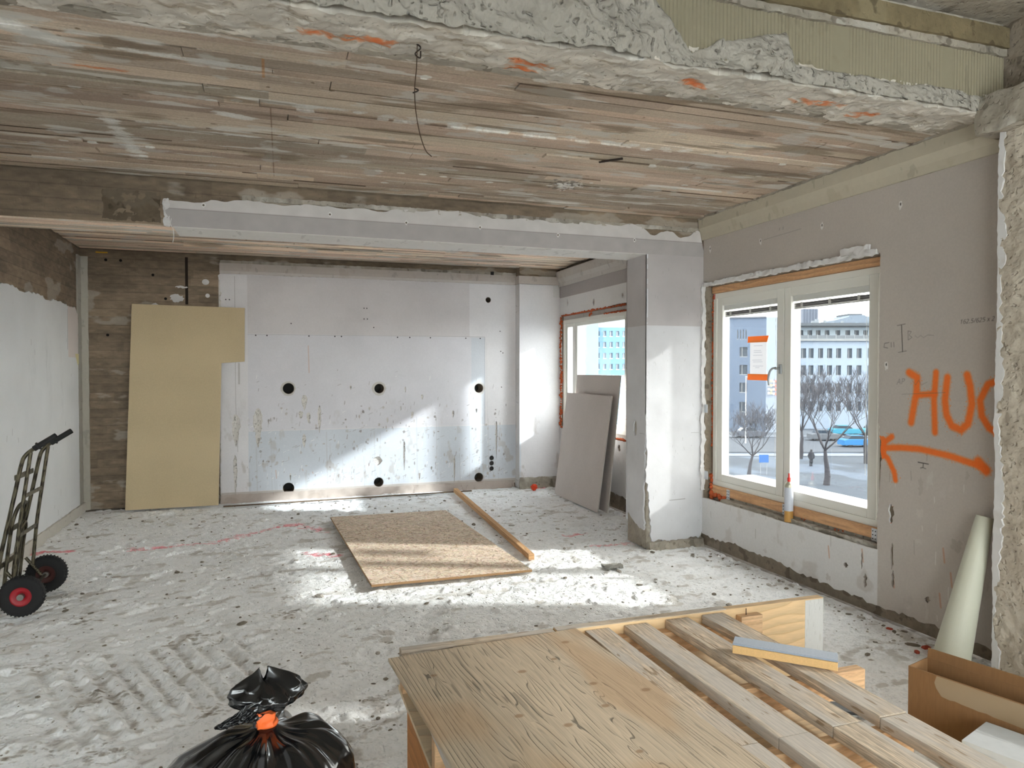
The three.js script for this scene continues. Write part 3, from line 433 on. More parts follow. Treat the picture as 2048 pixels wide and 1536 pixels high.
// ------------------------------------------------------------------ right wall with its windows
const WIN = [[-5.535, -3.575, 0.42, 2.335], [-8.885, -7.03, 0.80, 2.30], [-2.25, -0.4, 0.45, 2.28], [0.35, 2.25, 0.45, 2.33]];
{
  const wall = struct('wall_right', 'grey painted window wall with orange spray lettering', 'wall');
  mesh('wall_core', slab(rect(ZB - 0.3, ZEND + 0.3, 0, YU + 0.1), WIN.map((w) => rect(...w)), 0.25, RIGHT(XR + 0.262)), M(0xffffff, 0.95, { map: concreteTex, bumpMap: concreteBump, bumpScale: 0.012, color: 0xc8beb2 }), wall);
  const OR = '246,112,32';
  const tex = sheet(2048, 945, 6.5, 3, -9.1, 0, (g) => {
    const r = mulberry(66);
    g.fillStyle = 'rgb(188,179,171)'; g.fillRect(-9.1, 0, 6.5, 3);
    g.fillStyle = 'rgb(214,211,209)'; g.fillRect(-5.6, 0, 2.03, 0.43);
    g.fillStyle = 'rgb(224,222,221)'; g.fillRect(-9.1, 0, 3.3, 2.55); g.fillStyle = 'rgb(172,165,163)'; g.fillRect(-9.1, 2.55, 3.3, 0.3);
    for (let i = 0; i < 90; i++) { const z = -5.5 + r() * 2.7, y = 0.1 + r() * 0.9; blob(g, z, y, 0.008 + r() * 0.03, 0.01 + r() * 0.04, r() < 0.6 ? `rgba(214,209,202,${0.1 + r() * 0.25})` : `rgba(146,134,124,${0.08 + r() * 0.2})`, i, 0.6); }
    for (let i = 0; i < 60; i++) { const z = -5.5 + r() * 2.7, y = 0.1 + r() * 1.0; stroke(g, [[z, y], [z + 0.01 * (r() - 0.5), y + 0.03 + r() * 0.06]], 0.003 + r() * 0.004, r() < 0.5 ? 'rgba(128,118,110,0.45)' : 'rgba(222,218,214,0.6)'); }
    for (const [z, y] of [[-3.45, 0.3], [-3.1, 0.55], [-3.05, 0.42], [-3.12, 0.28], [-2.95, 0.35], [-3.7, 0.4], [-4.0, 0.35]]) stroke(g, [[z, y], [z + 0.01, y - 0.08]], 0.012, 'rgba(184,112,72,0.4)');
    // HUC, cut off by the pillar
    spray(g, [[-3.349, 1.576], [-3.29, 1.545], [-3.295, 1.44], [-3.306, 1.40], [-3.33, 1.27]], 0.042, OR, 1);
    spray(g, [[-3.297, 1.439], [-3.167, 1.45]], 0.034, OR, 2); spray(g, [[-3.162, 1.577], [-3.173, 1.414], [-3.164, 1.223]], 0.036, OR, 3);
    spray(g, [[-3.087, 1.548], [-3.101, 1.417], [-3.09, 1.33], [-3.055, 1.27], [-2.997, 1.251], [-2.955, 1.29], [-2.933, 1.40], [-2.945, 1.5], [-2.965, 1.564]], 0.04, OR, 4);
    spray(g, [[-2.74, 1.50], [-2.79, 1.53], [-2.84, 1.515], [-2.885, 1.425], [-2.875, 1.34], [-2.83, 1.275], [-2.76, 1.24]], 0.036, OR, 5);
    spray(g, [[-3.56, 1.09], [-3.40, 1.108], [-3.264, 1.114], [-3.064, 1.095], [-2.9, 1.065], [-2.845, 1.05]], 0.036, OR, 6); spray(g, [[-2.89, 1.085], [-2.845, 1.04]], 0.05, OR, 7);
    spray(g, [[-3.56, 1.10], [-3.50, 1.15], [-3.47, 1.17]], 0.034, OR, 8); spray(g, [[-3.55, 1.06], [-3.50, 1.03], [-3.45, 0.95], [-3.44, 0.90]], 0.034, OR, 9); blob(g, -3.545, 1.10, 0.035, 0.075, `rgba(${OR},0.85)`, 4, 0.2);
    // pencil notes
    const ink = 'rgba(52,46,44,0.85)', pen = 'rgba(86,80,78,0.7)', faint = 'rgba(116,110,108,0.6)';
    const text = (s, z, y, size, style, turn = 0) => { g.save(); g.translate(z, y); g.rotate(turn); g.scale(size / 40, -size / 40); g.font = 'italic 40px sans-serif'; g.fillStyle = style; g.fillText(s, 0, 0); g.restore(); };
    text('162.5/625 x 2', -3.015, 1.852, 0.034, ink, 0.03);
    stroke(g, [[-3.408, 1.87], [-3.398, 1.705]], 0.005, ink); stroke(g, [[-3.44, 1.868], [-3.38, 1.875]], 0.004, pen); stroke(g, [[-3.43, 1.70], [-3.37, 1.708]], 0.004, pen);
    stroke(g, [[-3.50, 1.765], [-3.535, 1.76], [-3.54, 1.735], [-3.51, 1.73]], 0.004, pen); stroke(g, [[-3.485, 1.765], [-3.483, 1.735]], 0.004, pen); stroke(g, [[-3.465, 1.765], [-3.462, 1.735]], 0.004, pen);
    stroke(g, [[-3.36, 1.83], [-3.358, 1.775], [-3.33, 1.79], [-3.352, 1.805], [-3.335, 1.825], [-3.36, 1.83]], 0.003, pen); stroke(g, [[-3.31, 1.80], [-3.29, 1.785], [-3.27, 1.80], [-3.25, 1.785], [-3.22, 1.80], [-3.18, 1.795]], 0.003, faint);
    text('AP', -3.44, 1.50, 0.05, faint, 0.06); stroke(g, [[-3.33, 1.53], [-3.30, 1.50], [-3.28, 1.53], [-3.26, 1.50], [-3.22, 1.52]], 0.003, faint); stroke(g, [[-3.40, 1.44], [-3.1, 1.46]], 0.003, faint);
    stroke(g, [[-3.277, 1.033], [-3.205, 1.03]], 0.005, ink); stroke(g, [[-3.24, 1.03], [-3.242, 1.005], [-3.26, 1.0]], 0.004, ink); stroke(g, [[-3.242, 1.005], [-3.222, 1.0]], 0.003, ink);
    stroke(g, [[-4.72, 2.62], [-4.3, 2.63]], 0.003, faint); text('x  x', -4.55, 2.66, 0.04, faint); stroke(g, [[-8.9, 1.2], [-8.88, 1.2]], 0.004, pen);
    for (const [z, y] of [[-4.76, 2.614], [-4.091, 2.61], [-3.426, 2.614], [-5.45, 2.66], [-3.52, 1.62]]) { blob(g, z, y, 0.014, 0.03, 'rgba(222,220,216,0.95)', z * -77 | 0, 0.3); blob(g, z, y + 0.006, 0.005, 0.009, 'rgba(50,44,40,0.9)', 4, 0.2); }
  }, (d, k, x, y) => { mul(d, k, 0.95 + 0.06 * fbm(x * 2.5, y * 2.5, 4, 89) + 0.03 * (n2(x * 120, y * 120, 5) - 0.5)); mixTo(d, k, 168, 158, 150, 0.35 * sm(0.62, 0.74, fbm(x * 6, y * 6, 4, 93)) * sm(0.9, 0.1, y)); });
  const m = M(0xffffff, 0.85, { map: tex, bumpMap: plasterBump, bumpScale: 0.002 });
  // main bay: a ragged hole round the window
  const w1 = jag([[-5.549, 0.425, 0], [-5.49, 0.43, 0.004], [-3.577, 0.43, 0], [-3.577, 0.6, 0.006], [-3.555, 1.0, 0.012], [-3.577, 1.25, 0.002], [-3.577, 2.34, 0], [-3.70, 2.395, 0.012], [-4.1, 2.36, 0.014], [-4.55, 2.355, 0.02], [-5.3, 2.36, 0.02], [-5.549, 2.38, 0]], 0.022, 97);
  const gaps = [[-3.47, 0.68, 0.022, 0.07], [-3.46, 0.42, 0.012, 0.09], [-3.45, 0.27, 0.012, 0.06], [-3.84, 0.26, 0.02, 0.02], [-3.67, 0.2, 0.018, 0.05], [-3.70, 0.33, 0.008, 0.06], [-3.2, 0.22, 0.02, 0.02]].map(([z, y, a, b], i) => { const r = mulberry(i + 501); return Array.from({ length: 22 }, (_, k) => [z + Math.cos(k / 22 * P2) * a * (0.35 + 0.9 * r()), y + Math.sin(k / 22 * P2) * b * (0.7 + 0.4 * r())]); });
  const o1 = jag([[-5.552, 0.10, 0.022], [-2.70, 0.075, 0], [-2.70, 2.77, 0], [-5.552, 2.77, 0]], 0.035, 99);
  mesh('plaster', slab(o1, [w1.reverse(), ...gaps], 0.012, RIGHT(XR + 0.012)), m, wall);
  const o2 = jag([[-8.93, 0.14, 0.02], [ZM2, 0.16, 0], [ZM2, 2.72, 0], [-8.93, 2.72, 0]], 0.035, 103);
  const w2 = jag([[-8.89, 0.79, 0.008], [-7.02, 0.79, 0.008], [-7.02, 2.325, 0.008], [-8.89, 2.31, 0.008]], 0.03, 107);
  const g2 = [[-8.68, 2.47, 0.02, 0.06], [-7.87, 2.41, 0.03, 0.05], [-7.12, 2.42, 0.02, 0.035], [-7.19, 0.70, 0.04, 0.045]].map(([z, y, a, b], i) => { const r = mulberry(i + 601); return Array.from({ length: 12 }, (_, k) => [z + Math.cos(k / 12 * P2) * a * (0.6 + 0.5 * r()), y + Math.sin(k / 12 * P2) * b * (0.7 + 0.4 * r())]); });
  mesh('plaster', slab(o2, [w2.reverse(), ...g2], 0.012, RIGHT(XR + 0.012)), m, wall);
  const o3 = [[-2.3, 0.08], [ZEND, 0.08], [ZEND, YU], [-2.3, YU]];
  mesh('plaster', slab(o3, [rect(...WIN[2]), rect(...WIN[3])], 0.012, RIGHT(XR + 0.012)), M_white, wall);
  // cove under the ceiling
  const prof = poly([[0, 0], [0.018, 0.0], [0.03, 0.05], [0.055, 0.10], [0.06, 0.20], [0, 0.20]]);
  const cove = (z0, z1, y) => { const g = new THREE.ExtrudeGeometry(prof, { depth: z1 - z0, bevelEnabled: false }); g.applyMatrix4(new THREE.Matrix4().makeBasis(V3(-1, 0, 0), V3(0, 1, 0), V3(0, 0, -1)).setPosition(XR, y, z1)); return metreUV(g, 'z'); };
  mesh('cornice', cove(ZM, -2.70, 2.755), M_cornice, wall);
  mesh('cornice', cove(-8.94, ZM2, 2.70), M_grey, wall);
  mesh('crumbled_strip', roughBox(XR - 0.07, XR - 0.02, YC - 0.015, YC + 0.01, ZM, -2.8, 0.02, 0.008, 13, 113), M_concretePale, wall);
  // rough plaster lips round window 1
  mesh('torn_plaster', roughBox(XR - 0.022, XR + 0.01, 2.335, 2.37, -5.5, -3.6, 0.016, 0.014, 15, 115), M_white, wall);
  mesh('torn_plaster', roughBox(XR - 0.02, XR + 0.012, 2.36, 2.41, -3.9, -3.66, 0.016, 0.012, 15, 117), M_white, wall);
  mesh('torn_plaster', roughBox(XR - 0.025, XR + 0.01, 0.5, 2.36, -5.552, -5.53, 0.02, 0.016, 13, 119), M_white, wall);
  mesh('sill_mortar', roughBox(XR + 0.02, XR + 0.075, 0.415, 0.455, -5.3, -3.6, 0.018, 0.008, 13, 121), M_concretePale, wall);
}
// rough pillar cutting the right wall, at the near end of the ceiling
{
  const pillar = struct('concrete_pillar', 'rough hacked concrete pillar at the right edge', 'pillar');
  mesh('pillar_core', roughBox(3.572, XR + 0.01, -0.02, YC + 0.06, -2.69, -2.30, 0.018, 0.012, 9, 131), M(0xc9bfb0, 0.95, { map: plasterTex, bumpMap: concreteBump, bumpScale: 0.02 }), pillar);
  mesh('plaster_edge', slab(jag([[-2.70, 0.02, 0], [-2.665, 0.02, 0.02], [-2.67, 2.84, 0], [-2.70, 2.84, 0.007]], 0.022, 133), [], 0.014, RIGHT(3.582)), M_white, pillar);
  mesh('pillar_head', roughBox(3.5, XR, 2.82, YC + 0.06, -2.78, -2.3, 0.022, 0.014, 9, 135), M_concretePale, pillar);
}

// ------------------------------------------------------------------ windows
const M_frame = M(0xe2e0d8, 0.45), M_glass = MP(0xcbccca, 0.02, { transmission: 1, thickness: 0, ior: 1.45 }), M_dimPane = MP(0xa6a6a4, 0.02, { transmission: 1, thickness: 0, ior: 1.45 }), M_clear = MP(0xf2f7f8, 0.02, { transmission: 1, thickness: 0, ior: 1.45 });  // the darkest glass tint is set to weaken sun on the pallet
const pine = sheet(1024, 256, 2, 0.5, 0, 0, null, (d, k, x, y) => {
  const w = y * 26 + 5 * fbm(x * 0.9, y * 5, 3, 303) + 0.8 * fbm(x * 5, y * 26, 2, 307), f = w - Math.floor(w), s = 0.92 + 0.1 * sm(0, 0.7, f) * (1 - sm(0.8, 1, f)) + 0.12 * (n2(x * 60, y * 400, 309) - 0.5);
  put(d, k, 224 * s, 198 * s * (0.97 + 0.03 * f), 166 * s * (0.95 + 0.05 * f));
});
const M_pine = M(0xffffff, 0.8, { map: pine, bumpMap: asBump(pine), bumpScale: 0.001 });
const M_batten = M(0xecd2ba, 0.8, { map: pine });
const M_steel = M(0xa9abac, 0.4, { metalness: 0.85 }), M_zinc = M(0xc9ccd0, 0.45, { metalness: 0.5 });
const M_foam = M(0xb5552c, 0.9), M_sill = M(0xc6ccd0, 0.5);
function foamBead(parent, pts, r, seed) {
  const rr = mulberry(seed), list = [];
  for (let i = 0; i + 1 < pts.length; i++) { const a = V3(...pts[i]), b = V3(...pts[i + 1]), n = Math.max(1, Math.round(a.distanceTo(b) / (r * 1.3))); for (let k = 0; k <= n; k++) { const s = r * (0.5 + rr() * 0.8), g = new THREE.IcosahedronGeometry(s, 1), p = g.attributes.position; for (let q = 0; q < p.count; q++) { const f = 1 + 0.35 * P3.noise(p.getX(q) / s * 1.5 + i * 3 + k, p.getY(q) / s * 1.5, p.getZ(q) / s * 1.5 + seed); p.setXYZ(q, p.getX(q) * f, p.getY(q) * f, p.getZ(q) * f); } list.push(g.translate(lerp(a.x, b.x, k / n) + (rr() - 0.5) * r, lerp(a.y, b.y, k / n) + (rr() - 0.5) * r, lerp(a.z, b.z, k / n) + (rr() - 0.5) * r)); } }
  return mesh('expanding_foam', merge(list), M_foam, parent);
}
// a sash: four rails and a pane
function sash(parent, z0, z1, y0, y1, gz0, gz1, gy0, gy1, xi = 3.795, xo = 3.85, glass = M_glass) {
  const s = new THREE.Group(); s.name = 'sash'; parent.add(s);
  const rail = (a, b, c, d) => mesh('sash_rail', rboxG(xo - xi, d - c, b - a, 0.004).translate((xi + xo) / 2, (c + d) / 2, (a + b) / 2), M_frame, s);
  rail(z0, gz0, y0, y1); rail(gz1, z1, y0, y1); rail(gz0, gz1, y0, gy0); rail(gz0, gz1, gy1, y1);
  mesh('pane', new THREE.BoxGeometry(0.004, gy1 - gy0 + 0.01, gz1 - gz0 + 0.01).translate(xi + 0.045, (gy0 + gy1) / 2, (gz0 + gz1) / 2), glass, s);
  return s;
}
function ring(parent, name, z0, z1, y0, y1, t, xi, xo, mat) {
  const b = (a, c, e, f) => mesh(name, span(xi, xo, e, f, a, c, 'z'), mat, parent);
  b(z0, z1, y1 - t, y1); b(z0, z1, y0, y0 + t); b(z0, z0 + t, y0 + t, y1 - t); b(z1 - t, z1, y0 + t, y1 - t);
}
{
  const w = struct('window_1', 'large white casement window in a raw timber frame', 'window');
  mesh('timber_batten', span(3.765, 3.87, 2.275, 2.332, -5.51, -3.58, 'z'), M_batten, w);
  mesh('timber_batten', span(3.765, 3.87, 0.475, 0.548, -5.51, -3.58, 'z'), M_batten, w);
  mesh('timber_batten', span(3.79, 3.87, 0.548, 2.275, -5.532, -5.515, 'y'), M(0x7a5138, 0.9), w);
  mesh('packing_strip', span(3.775, 3.955, 0.42, 0.475, -5.52, -3.58, 'z'), M_concretePale, w);
  ring(w, 'frame_rail', -5.515, -3.62, 0.548, 2.272, 0.045, 3.785, 3.885, M_frame);
  mesh('frame_rail', span(3.83, 3.905, 0.593, 2.227, -4.625, -4.535, 'y'), M_frame, w);
  sash(w, -5.468, -4.592, 0.58, 2.232, -5.395, -4.675, 0.655, 2.16);
  sash(w, -4.586, -3.68, 0.58, 2.232, -4.515, -3.757, 0.655, 2.16);
  ring(w, 'outer_casing', -5.44, -4.62, 0.60, 2.22, 0.03, 3.85, 3.868, M_frame); ring(w, 'outer_casing', -4.545, -3.70, 0.60, 2.22, 0.03, 3.85, 3.868, M_frame);
  mesh('reveal_lining', span(3.886, 3.962, 0.60, 2.27, -5.534, -5.524, 'y'), M_frame, w); mesh('reveal_lining', span(3.886, 3.962, 2.27, 2.334, -5.534, -3.58, 'z'), M_frame, w);
  const h = new THREE.Group(); h.name = 'handle'; w.add(h);
  mesh('rosette', rboxG(0.014, 0.075, 0.03, 0.005).translate(3.789, 1.595, -4.625), M_steel, h);
  mesh('spindle', cyl(0.009, 0.009, 0.05, 12).rotateZ(Math.PI / 2).translate(3.765, 1.60, -4.625), M_steel, h);
  mesh('lever', tube([[3.742, 1.605, -4.62], [3.74, 1.60, -4.655], [3.738, 1.575, -4.685], [3.738, 1.52, -4.70], [3.742, 1.465, -4.695]], 0.0085, 10, 24), M_steel, h);
  for (const y of [1.958, 1.703, 1.403, 0.818]) mesh('hinge', rboxG(0.012, 0.075, 0.022, 0.004).translate(3.786, y, -5.478), M_frame, w);
  mesh('outer_sill', span(3.91, 4.28, 0.56, 0.60, -5.6, -3.5, 'z').rotateZ(0), M_sill, w);
  for (const [y, z] of [[1.239, -5.50], [0.638, -5.49]]) mesh('mounting_bracket', rboxG(0.004, 0.075, 0.05, 0.001).translate(3.70, y, z), M_zinc, w);
  for (const [y, z] of [[0.504, -4.53], [0.50, -3.66], [0.5, -5.25]]) { const b = mesh('mounting_bracket', rboxG(0.003, 0.085, 0.045, 0.001).translate(3.762, y, z), M_zinc, w); for (const dy of [-0.025, 0, 0.025]) for (const dz of [-0.011, 0.011]) mesh('screw_hole', cyl(0.004, 0.004, 0.004, 8).rotateZ(Math.PI / 2).translate(3.7605, y + dy, z + dz), M(0x222222, 0.8), b); }
  foamBead(w, [[3.77, 0.44, -5.50], [3.77, 0.50, -5.50], [3.78, 0.62, -5.525]], 0.022, 1); foamBead(w, [[3.77, 0.46, -5.47], [3.77, 0.455, -5.3]], 0.02, 2); foamBead(w, [[3.79, 0.9, -5.527], [3.79, 1.9, -5.527], [3.79, 2.25, -5.522]], 0.01, 3); foamBead(w, [[3.78, 0.47, -3.60], [3.78, 0.53, -3.595]], 0.014, 4); foamBead(w, [[3.79, 0.465, -4.35], [3.79, 0.462, -3.8]], 0.012, 6);
  mesh('tape_scrap', roughBox(3.785, 3.795, 2.22, 2.27, -5.52, -5.49, 0.02, 0.003, 20, 3), M(0xc9746a, 0.8), w);
}
{
  const w = struct('window_2', 'white window in the far bay sealed with orange foam', 'window');
  ring(w, 'frame_rail', -8.865, -7.05, 0.855, 2.245, 0.05, 3.72, 3.88, M_frame);
  mesh('frame_rail', span(3.74, 3.88, 0.905, 2.195, -8.57, -8.50, 'y'), M_frame, w);
  sash(w, -8.815, -8.57, 0.905, 2.195, -8.775, -8.61, 0.945, 2.15, 3.745, 3.80, M_clear); sash(w, -8.50, -7.10, 0.905, 2.195, -8.455, -7.15, 0.945, 2.15, 3.745, 3.80, M_clear);
  mesh('lintel_board', span(3.735, 3.955, 2.245, 2.30, -8.885, -7.03, 'z'), M_grey, w); mesh('sill_board', span(3.735, 3.955, 0.80, 0.855, -8.885, -7.03, 'z'), M_grey, w);
  mesh('outer_sill', span(3.90, 4.25, 0.84, 0.87, -8.95, -7.0, 'z'), M_sill, w);
  foamBead(w, [[3.705, 2.31, -8.88], [3.705, 2.31, -8.3], [3.705, 2.315, -7.8], [3.705, 2.31, -7.04]], 0.011, 11); foamBead(w, [[3.71, 2.25, -8.0], [3.71, 2.31, -7.95]], 0.016, 12); foamBead(w, [[3.715, 2.25, -7.6], [3.715, 2.245, -7.05]], 0.009, 13);
  foamBead(w, [[3.70, 2.28, -8.89], [3.70, 1.9, -8.90], [3.70, 1.4, -8.885], [3.70, 1.0, -8.895], [3.70, 0.82, -8.90]], 0.017, 14); foamBead(w, [[3.70, 0.81, -8.89], [3.70, 0.815, -8.6]], 0.014, 15); foamBead(w, [[3.705, 0.80, -7.3], [3.705, 0.80, -7.05]], 0.014, 16); foamBead(w, [[3.72, 2.2, -7.04], [3.72, 0.9, -7.04]], 0.007, 17);
}
// two further windows of the same wall, nearer than the picture
for (let i = 2; i < 4; i++) {
  const [z0, z1, y0, y1] = WIN[i], w = struct(`window_${i + 1}`, i === 2 ? 'white window beside the pillar, outside the picture' : 'white window to the right of the viewer, outside the picture', 'window');
  ring(w, 'frame_rail', z0, z1, y0, y1, 0.07, 3.80, 3.92, M_frame); 
  for (const [a, b] of [[z0 + 0.07, z1 - 0.07]]) mesh('pane', new THREE.BoxGeometry(0.004, y1 - y0 - 0.14, b - a).translate(3.86, (y0 + y1) / 2, (a + b) / 2), M_dimPane, w);
}
FILL_WIN.forEach(([x0, x1, y0, y1], i) => {
  const w = struct(`window_${i + 5}`, i ? 'added wide fill-light window behind the viewer, right of the other' : 'added wide fill-light window behind the viewer, left of the other', 'window'), b = (a, c, e, f) => mesh('frame_rail', span(a, c, e, f, ZEND + 0.1, ZEND + 0.2), M_frame, w), xm = (x0 + x1) / 2;
  b(x0, x1, y0, y0 + 0.07); b(x0, x1, y1 - 0.07, y1); b(x0, x0 + 0.07, y0 + 0.07, y1 - 0.07); b(x1 - 0.07, x1, y0 + 0.07, y1 - 0.07); b(xm - 0.04, xm + 0.04, y0 + 0.07, y1 - 0.07);
  for (const [a, c] of [[x0 + 0.07, xm - 0.04], [xm + 0.04, x1 - 0.07]]) mesh('pane', new THREE.BoxGeometry(c - a, y1 - y0 - 0.14, 0.004).translate((a + c) / 2, (y0 + y1) / 2, ZEND + 0.15), M_clear, w);
});
// raised venetian blinds in the two sashes
[[-5.39, -4.68, 'raised grey venetian blind in the left sash, above the taped notice'], [-4.51, -3.76, 'raised grey venetian blind in the wider right sash']].forEach(([z0, z1, label]) => {
  const t = thing('venetian_blind', label, 'blind', [0, 0, 0], 0, 'raised window blinds');
  mesh('headrail', rboxG(0.025, 0.045, z1 - z0, 0.003).translate(3.822, 2.14, (z0 + z1) / 2), M(0xcfcfca, 0.5), t);
  for (let k = 0; k < 5; k++) mesh('slat', new THREE.BoxGeometry(0.02, 0.0045, z1 - z0 - 0.02).translate(3.824, 2.099 - k * 0.007, (z0 + z1) / 2), M(k % 2 ? 0x4a4543 : 0x8f8b88, 0.5), t);
  mesh('bottom_rail', new THREE.BoxGeometry(0.02, 0.008, z1 - z0 - 0.02).translate(3.824, 2.062, (z0 + z1) / 2), M(0xbfbfbb, 0.5), t);
  for (const f of [0.12, 0.5, 0.86]) mesh('cord_clip', new THREE.BoxGeometry(0.023, 0.046, 0.02).translate(3.823, 2.082, lerp(z0, z1, f)), M(0xc4c4c0, 0.6), t);
  mesh('cord', cyl(0.0012, 0.0012, 1.2, 5).translate(3.83, 1.47, z1 - 0.05), M(0xd8d8d4, 0.7), t);
});
// notice taped to the glass
{
  const t = thing('paper_notice', 'white paper notice fixed to the window pane with two orange tapes', 'notice');
  const paper = sheet(256, 340, 0.21, 0.29, -5.06, 1.545, (g) => { g.fillStyle = 'rgb(244,244,246)'; g.fillRect(-5.1, 1.5, 0.4, 0.4); for (const [y, a, b] of [[1.79, 0.05, 0.16], [1.75, 0.05, 0.14], [1.735, 0.05, 0.15], [1.71, 0.04, 0.16], [1.67, 0.03, 0.15], [1.655, 0.04, 0.16], [1.62, 0.04, 0.17], [1.607, 0.07, 0.12]]) for (let x = a; x < b; x += 0.014) stroke(g, [[-5.06 + x, y], [-5.06 + Math.min(b, x + 0.010), y + 0.001]], 0.003, 'rgba(176,178,190,0.9)'); });
  mesh('paper', slab(rect(-5.06, -4.85, 1.545, 1.835), [], 0.001, RIGHT(3.837)), MP(0xffffff, 0.9, { map: paper, transmission: 0.35, thickness: 0 }), t);
  for (const [y, s] of [[1.843, 0.01], [1.527, -0.008]]) mesh('tape', slab([[-5.092, y - 0.024], [-4.832 - s, y - 0.026], [-4.822, y + 0.026], [-5.088, y + 0.028]], [], 0.001, RIGHT(3.8355)), MP(0xffa23c, 0.6, { transmission: 0.3, thickness: 0 }), t);
}
// can of foam on the ledge
{
  const t = thing('foam_can', 'slim white and brown aerosol can with a red nozzle on the window ledge', 'can', [3.728, 0.43, -4.44]);
  mesh('can_base', new THREE.LatheGeometry([V2(0, 0), V2(0.031, 0), V2(0.0325, 0.004), V2(0.0325, 0.085)], 24), M(0xb98a45, 0.5), t);
  mesh('label', new THREE.LatheGeometry([V2(0.0327, 0.085), V2(0.0327, 0.265)], 24), M(0xdfe1e6, 0.5), t);
  mesh('shoulder', new THREE.LatheGeometry([V2(0.0325, 0.265), V2(0.0325, 0.275), V2(0.03, 0.29), V2(0.02, 0.303), V2(0.012, 0.308), V2(0, 0.308)], 24), M(0xb7b29f, 0.35, { metalness: 0.6 }), t);
  mesh('nozzle', new THREE.LatheGeometry([V2(0.012, 0.306), V2(0.013, 0.335), V2(0.007, 0.34), V2(0.006, 0.37), V2(0, 0.372)], 14), M(0xd8281e, 0.5), t);
  const txt = sheet(128, 256, 0.2, 0.18, 0, 0, (g) => { g.fillStyle = 'rgb(224,226,232)'; g.fillRect(0, 0, 1, 1); for (let i = 0; i < 40; i++) stroke(g, [[(i * 37 % 20) / 100, 0.01 + (i % 13) * 0.012], [(i * 37 % 20) / 100 + 0.012, 0.01 + (i % 13) * 0.012]], 0.002, 'rgba(150,154,168,0.8)'); });
  t.children[1].material.map = txt;
}

// ------------------------------------------------------------------ boards and sheets
const boardTex = sheet(512, 512, 1.2, 1.2, 0, 0, null, (d, k, x, y) => { const s = 0.95 + 0.06 * fbm(x * 3, y * 3, 3, 311) + 0.07 * (n2(x * 300, y * 300, 313) - 0.5); put(d, k, 255 * s, 255 * s, 255 * s); });
const M_beige = M(0xcdb996, 0.9, { map: boardTex }), M_gyp = M(0xd6ccc6, 0.9, { map: boardTex }), M_gypEdge = M(0xd8d4cc, 0.95);
{ // plasterboard with a notched side, leaning on the far wall
  const s = poly([[-1.572, 0], [-0.605, 0], [-0.566, 1.655], [-0.312, 1.672], [-0.307, 2.312], [-1.508, 2.326]]);
  const g = new THREE.ExtrudeGeometry(s, { depth: 0.013, bevelEnabled: false });
  g.translate(1.0, 0, 0);
  const o = single('plasterboard_sheet', g, [M_beige, M_gypEdge], 'tall beige plasterboard sheet with a notched corner leaning on the far wall', 'board');
  o.position.set(-1.0, 0.012, -8.89); o.rotation.x = -Math.atan2(0.155, 2.32);
}
[[3.50, 1.525, 3.60, -8.23, -7.06, 'grey plasterboard standing behind the other, leaning on the far window'], [3.395, 1.30, 3.56, -8.36, -7.10, 'grey plasterboard in front of a taller one below the far window']].forEach(([xb, len, xt, z0, z1, label], i) => {
  const g = new THREE.BoxGeometry(0.013, len, z1 - z0); metreUV(g, 'z'); g.translate(0, len / 2, 0);
  const o = single('plasterboard_sheet', g, [M_gypEdge, M_gyp, M_gypEdge, M_gypEdge, M_gypEdge, M_gypEdge].map((m, k) => (k < 2 ? M_gyp : m)), label, 'board', 'plasterboards below the far window');
  o.position.set(xb, 0.005, (z0 + z1) / 2); o.rotation.z = -Math.atan2(i ? 0.175 : 0.155, len);
});
{ // OSB sheet on the floor
  const tex = sheet(1024, 2048, 1.25, 2.5, -0.625, -1.25, (g) => {
    const r = mulberry(44); g.fillStyle = 'rgb(222,202,178)'; g.fillRect(-0.7, -1.3, 1.4, 2.6);
    for (let i = 0; i < 15000; i++) { const x = (r() - 0.5) * 1.28, y = (r() - 0.5) * 2.54, a = r() * Math.PI, l = 0.02 + r() * 0.07, w = 0.003 + r() * 0.014, t = r(), c = t < 0.2 ? [176, 150, 126] : t < 0.55 ? [222, 204, 182] : t < 0.85 ? [232, 216, 196] : [204, 180, 154]; g.save(); g.translate(x, y); g.rotate(a); g.fillStyle = `rgba(${c[0] + r() * 14 | 0},${c[1] + r() * 12 | 0},${c[2] + r() * 12 | 0},0.85)`; g.fillRect(-l / 2, -w / 2, l, w); if (r() < 0.35) { g.fillStyle = 'rgba(92,66,44,0.55)'; g.fillRect(-l / 2, w / 2, l, 0.0014); } g.restore(); }
  }, (d, k, x, y) => mul(d, k, 0.95 + 0.08 * fbm(x * 3, y * 3, 3, 321)));
  const g = boxG(1.25, 0.018, 2.5, 'x');
  const mt = M(0xffffff, 0.85, { map: tex, bumpMap: asBump(tex), bumpScale: 0.001 }), me = M(0x9c7a55, 0.9);
  const o = single('osb_sheet', g, [me, me, mt, mt, me, me], 'pale strand board sheet lying flat on the concrete floor', 'board');
  o.position.set(1.24, 0.026, -6.41); o.rotation.set(0, 0.04, -0.014, 'YXZ');
}
{ // long batten on the floor
  const o = single('timber_batten', rboxG(0.05, 0.05, 3.3, 0.003, 'z', [0.3, 0.1]), M(0xf0d8ba, 0.8, { map: pine }), 'long square pine batten lying on the floor beside the strand board', 'timber');
  o.position.set(2.125, 0.034, -7.18); o.rotation.set(0.004, -0.0527, 0, 'YXZ');
}
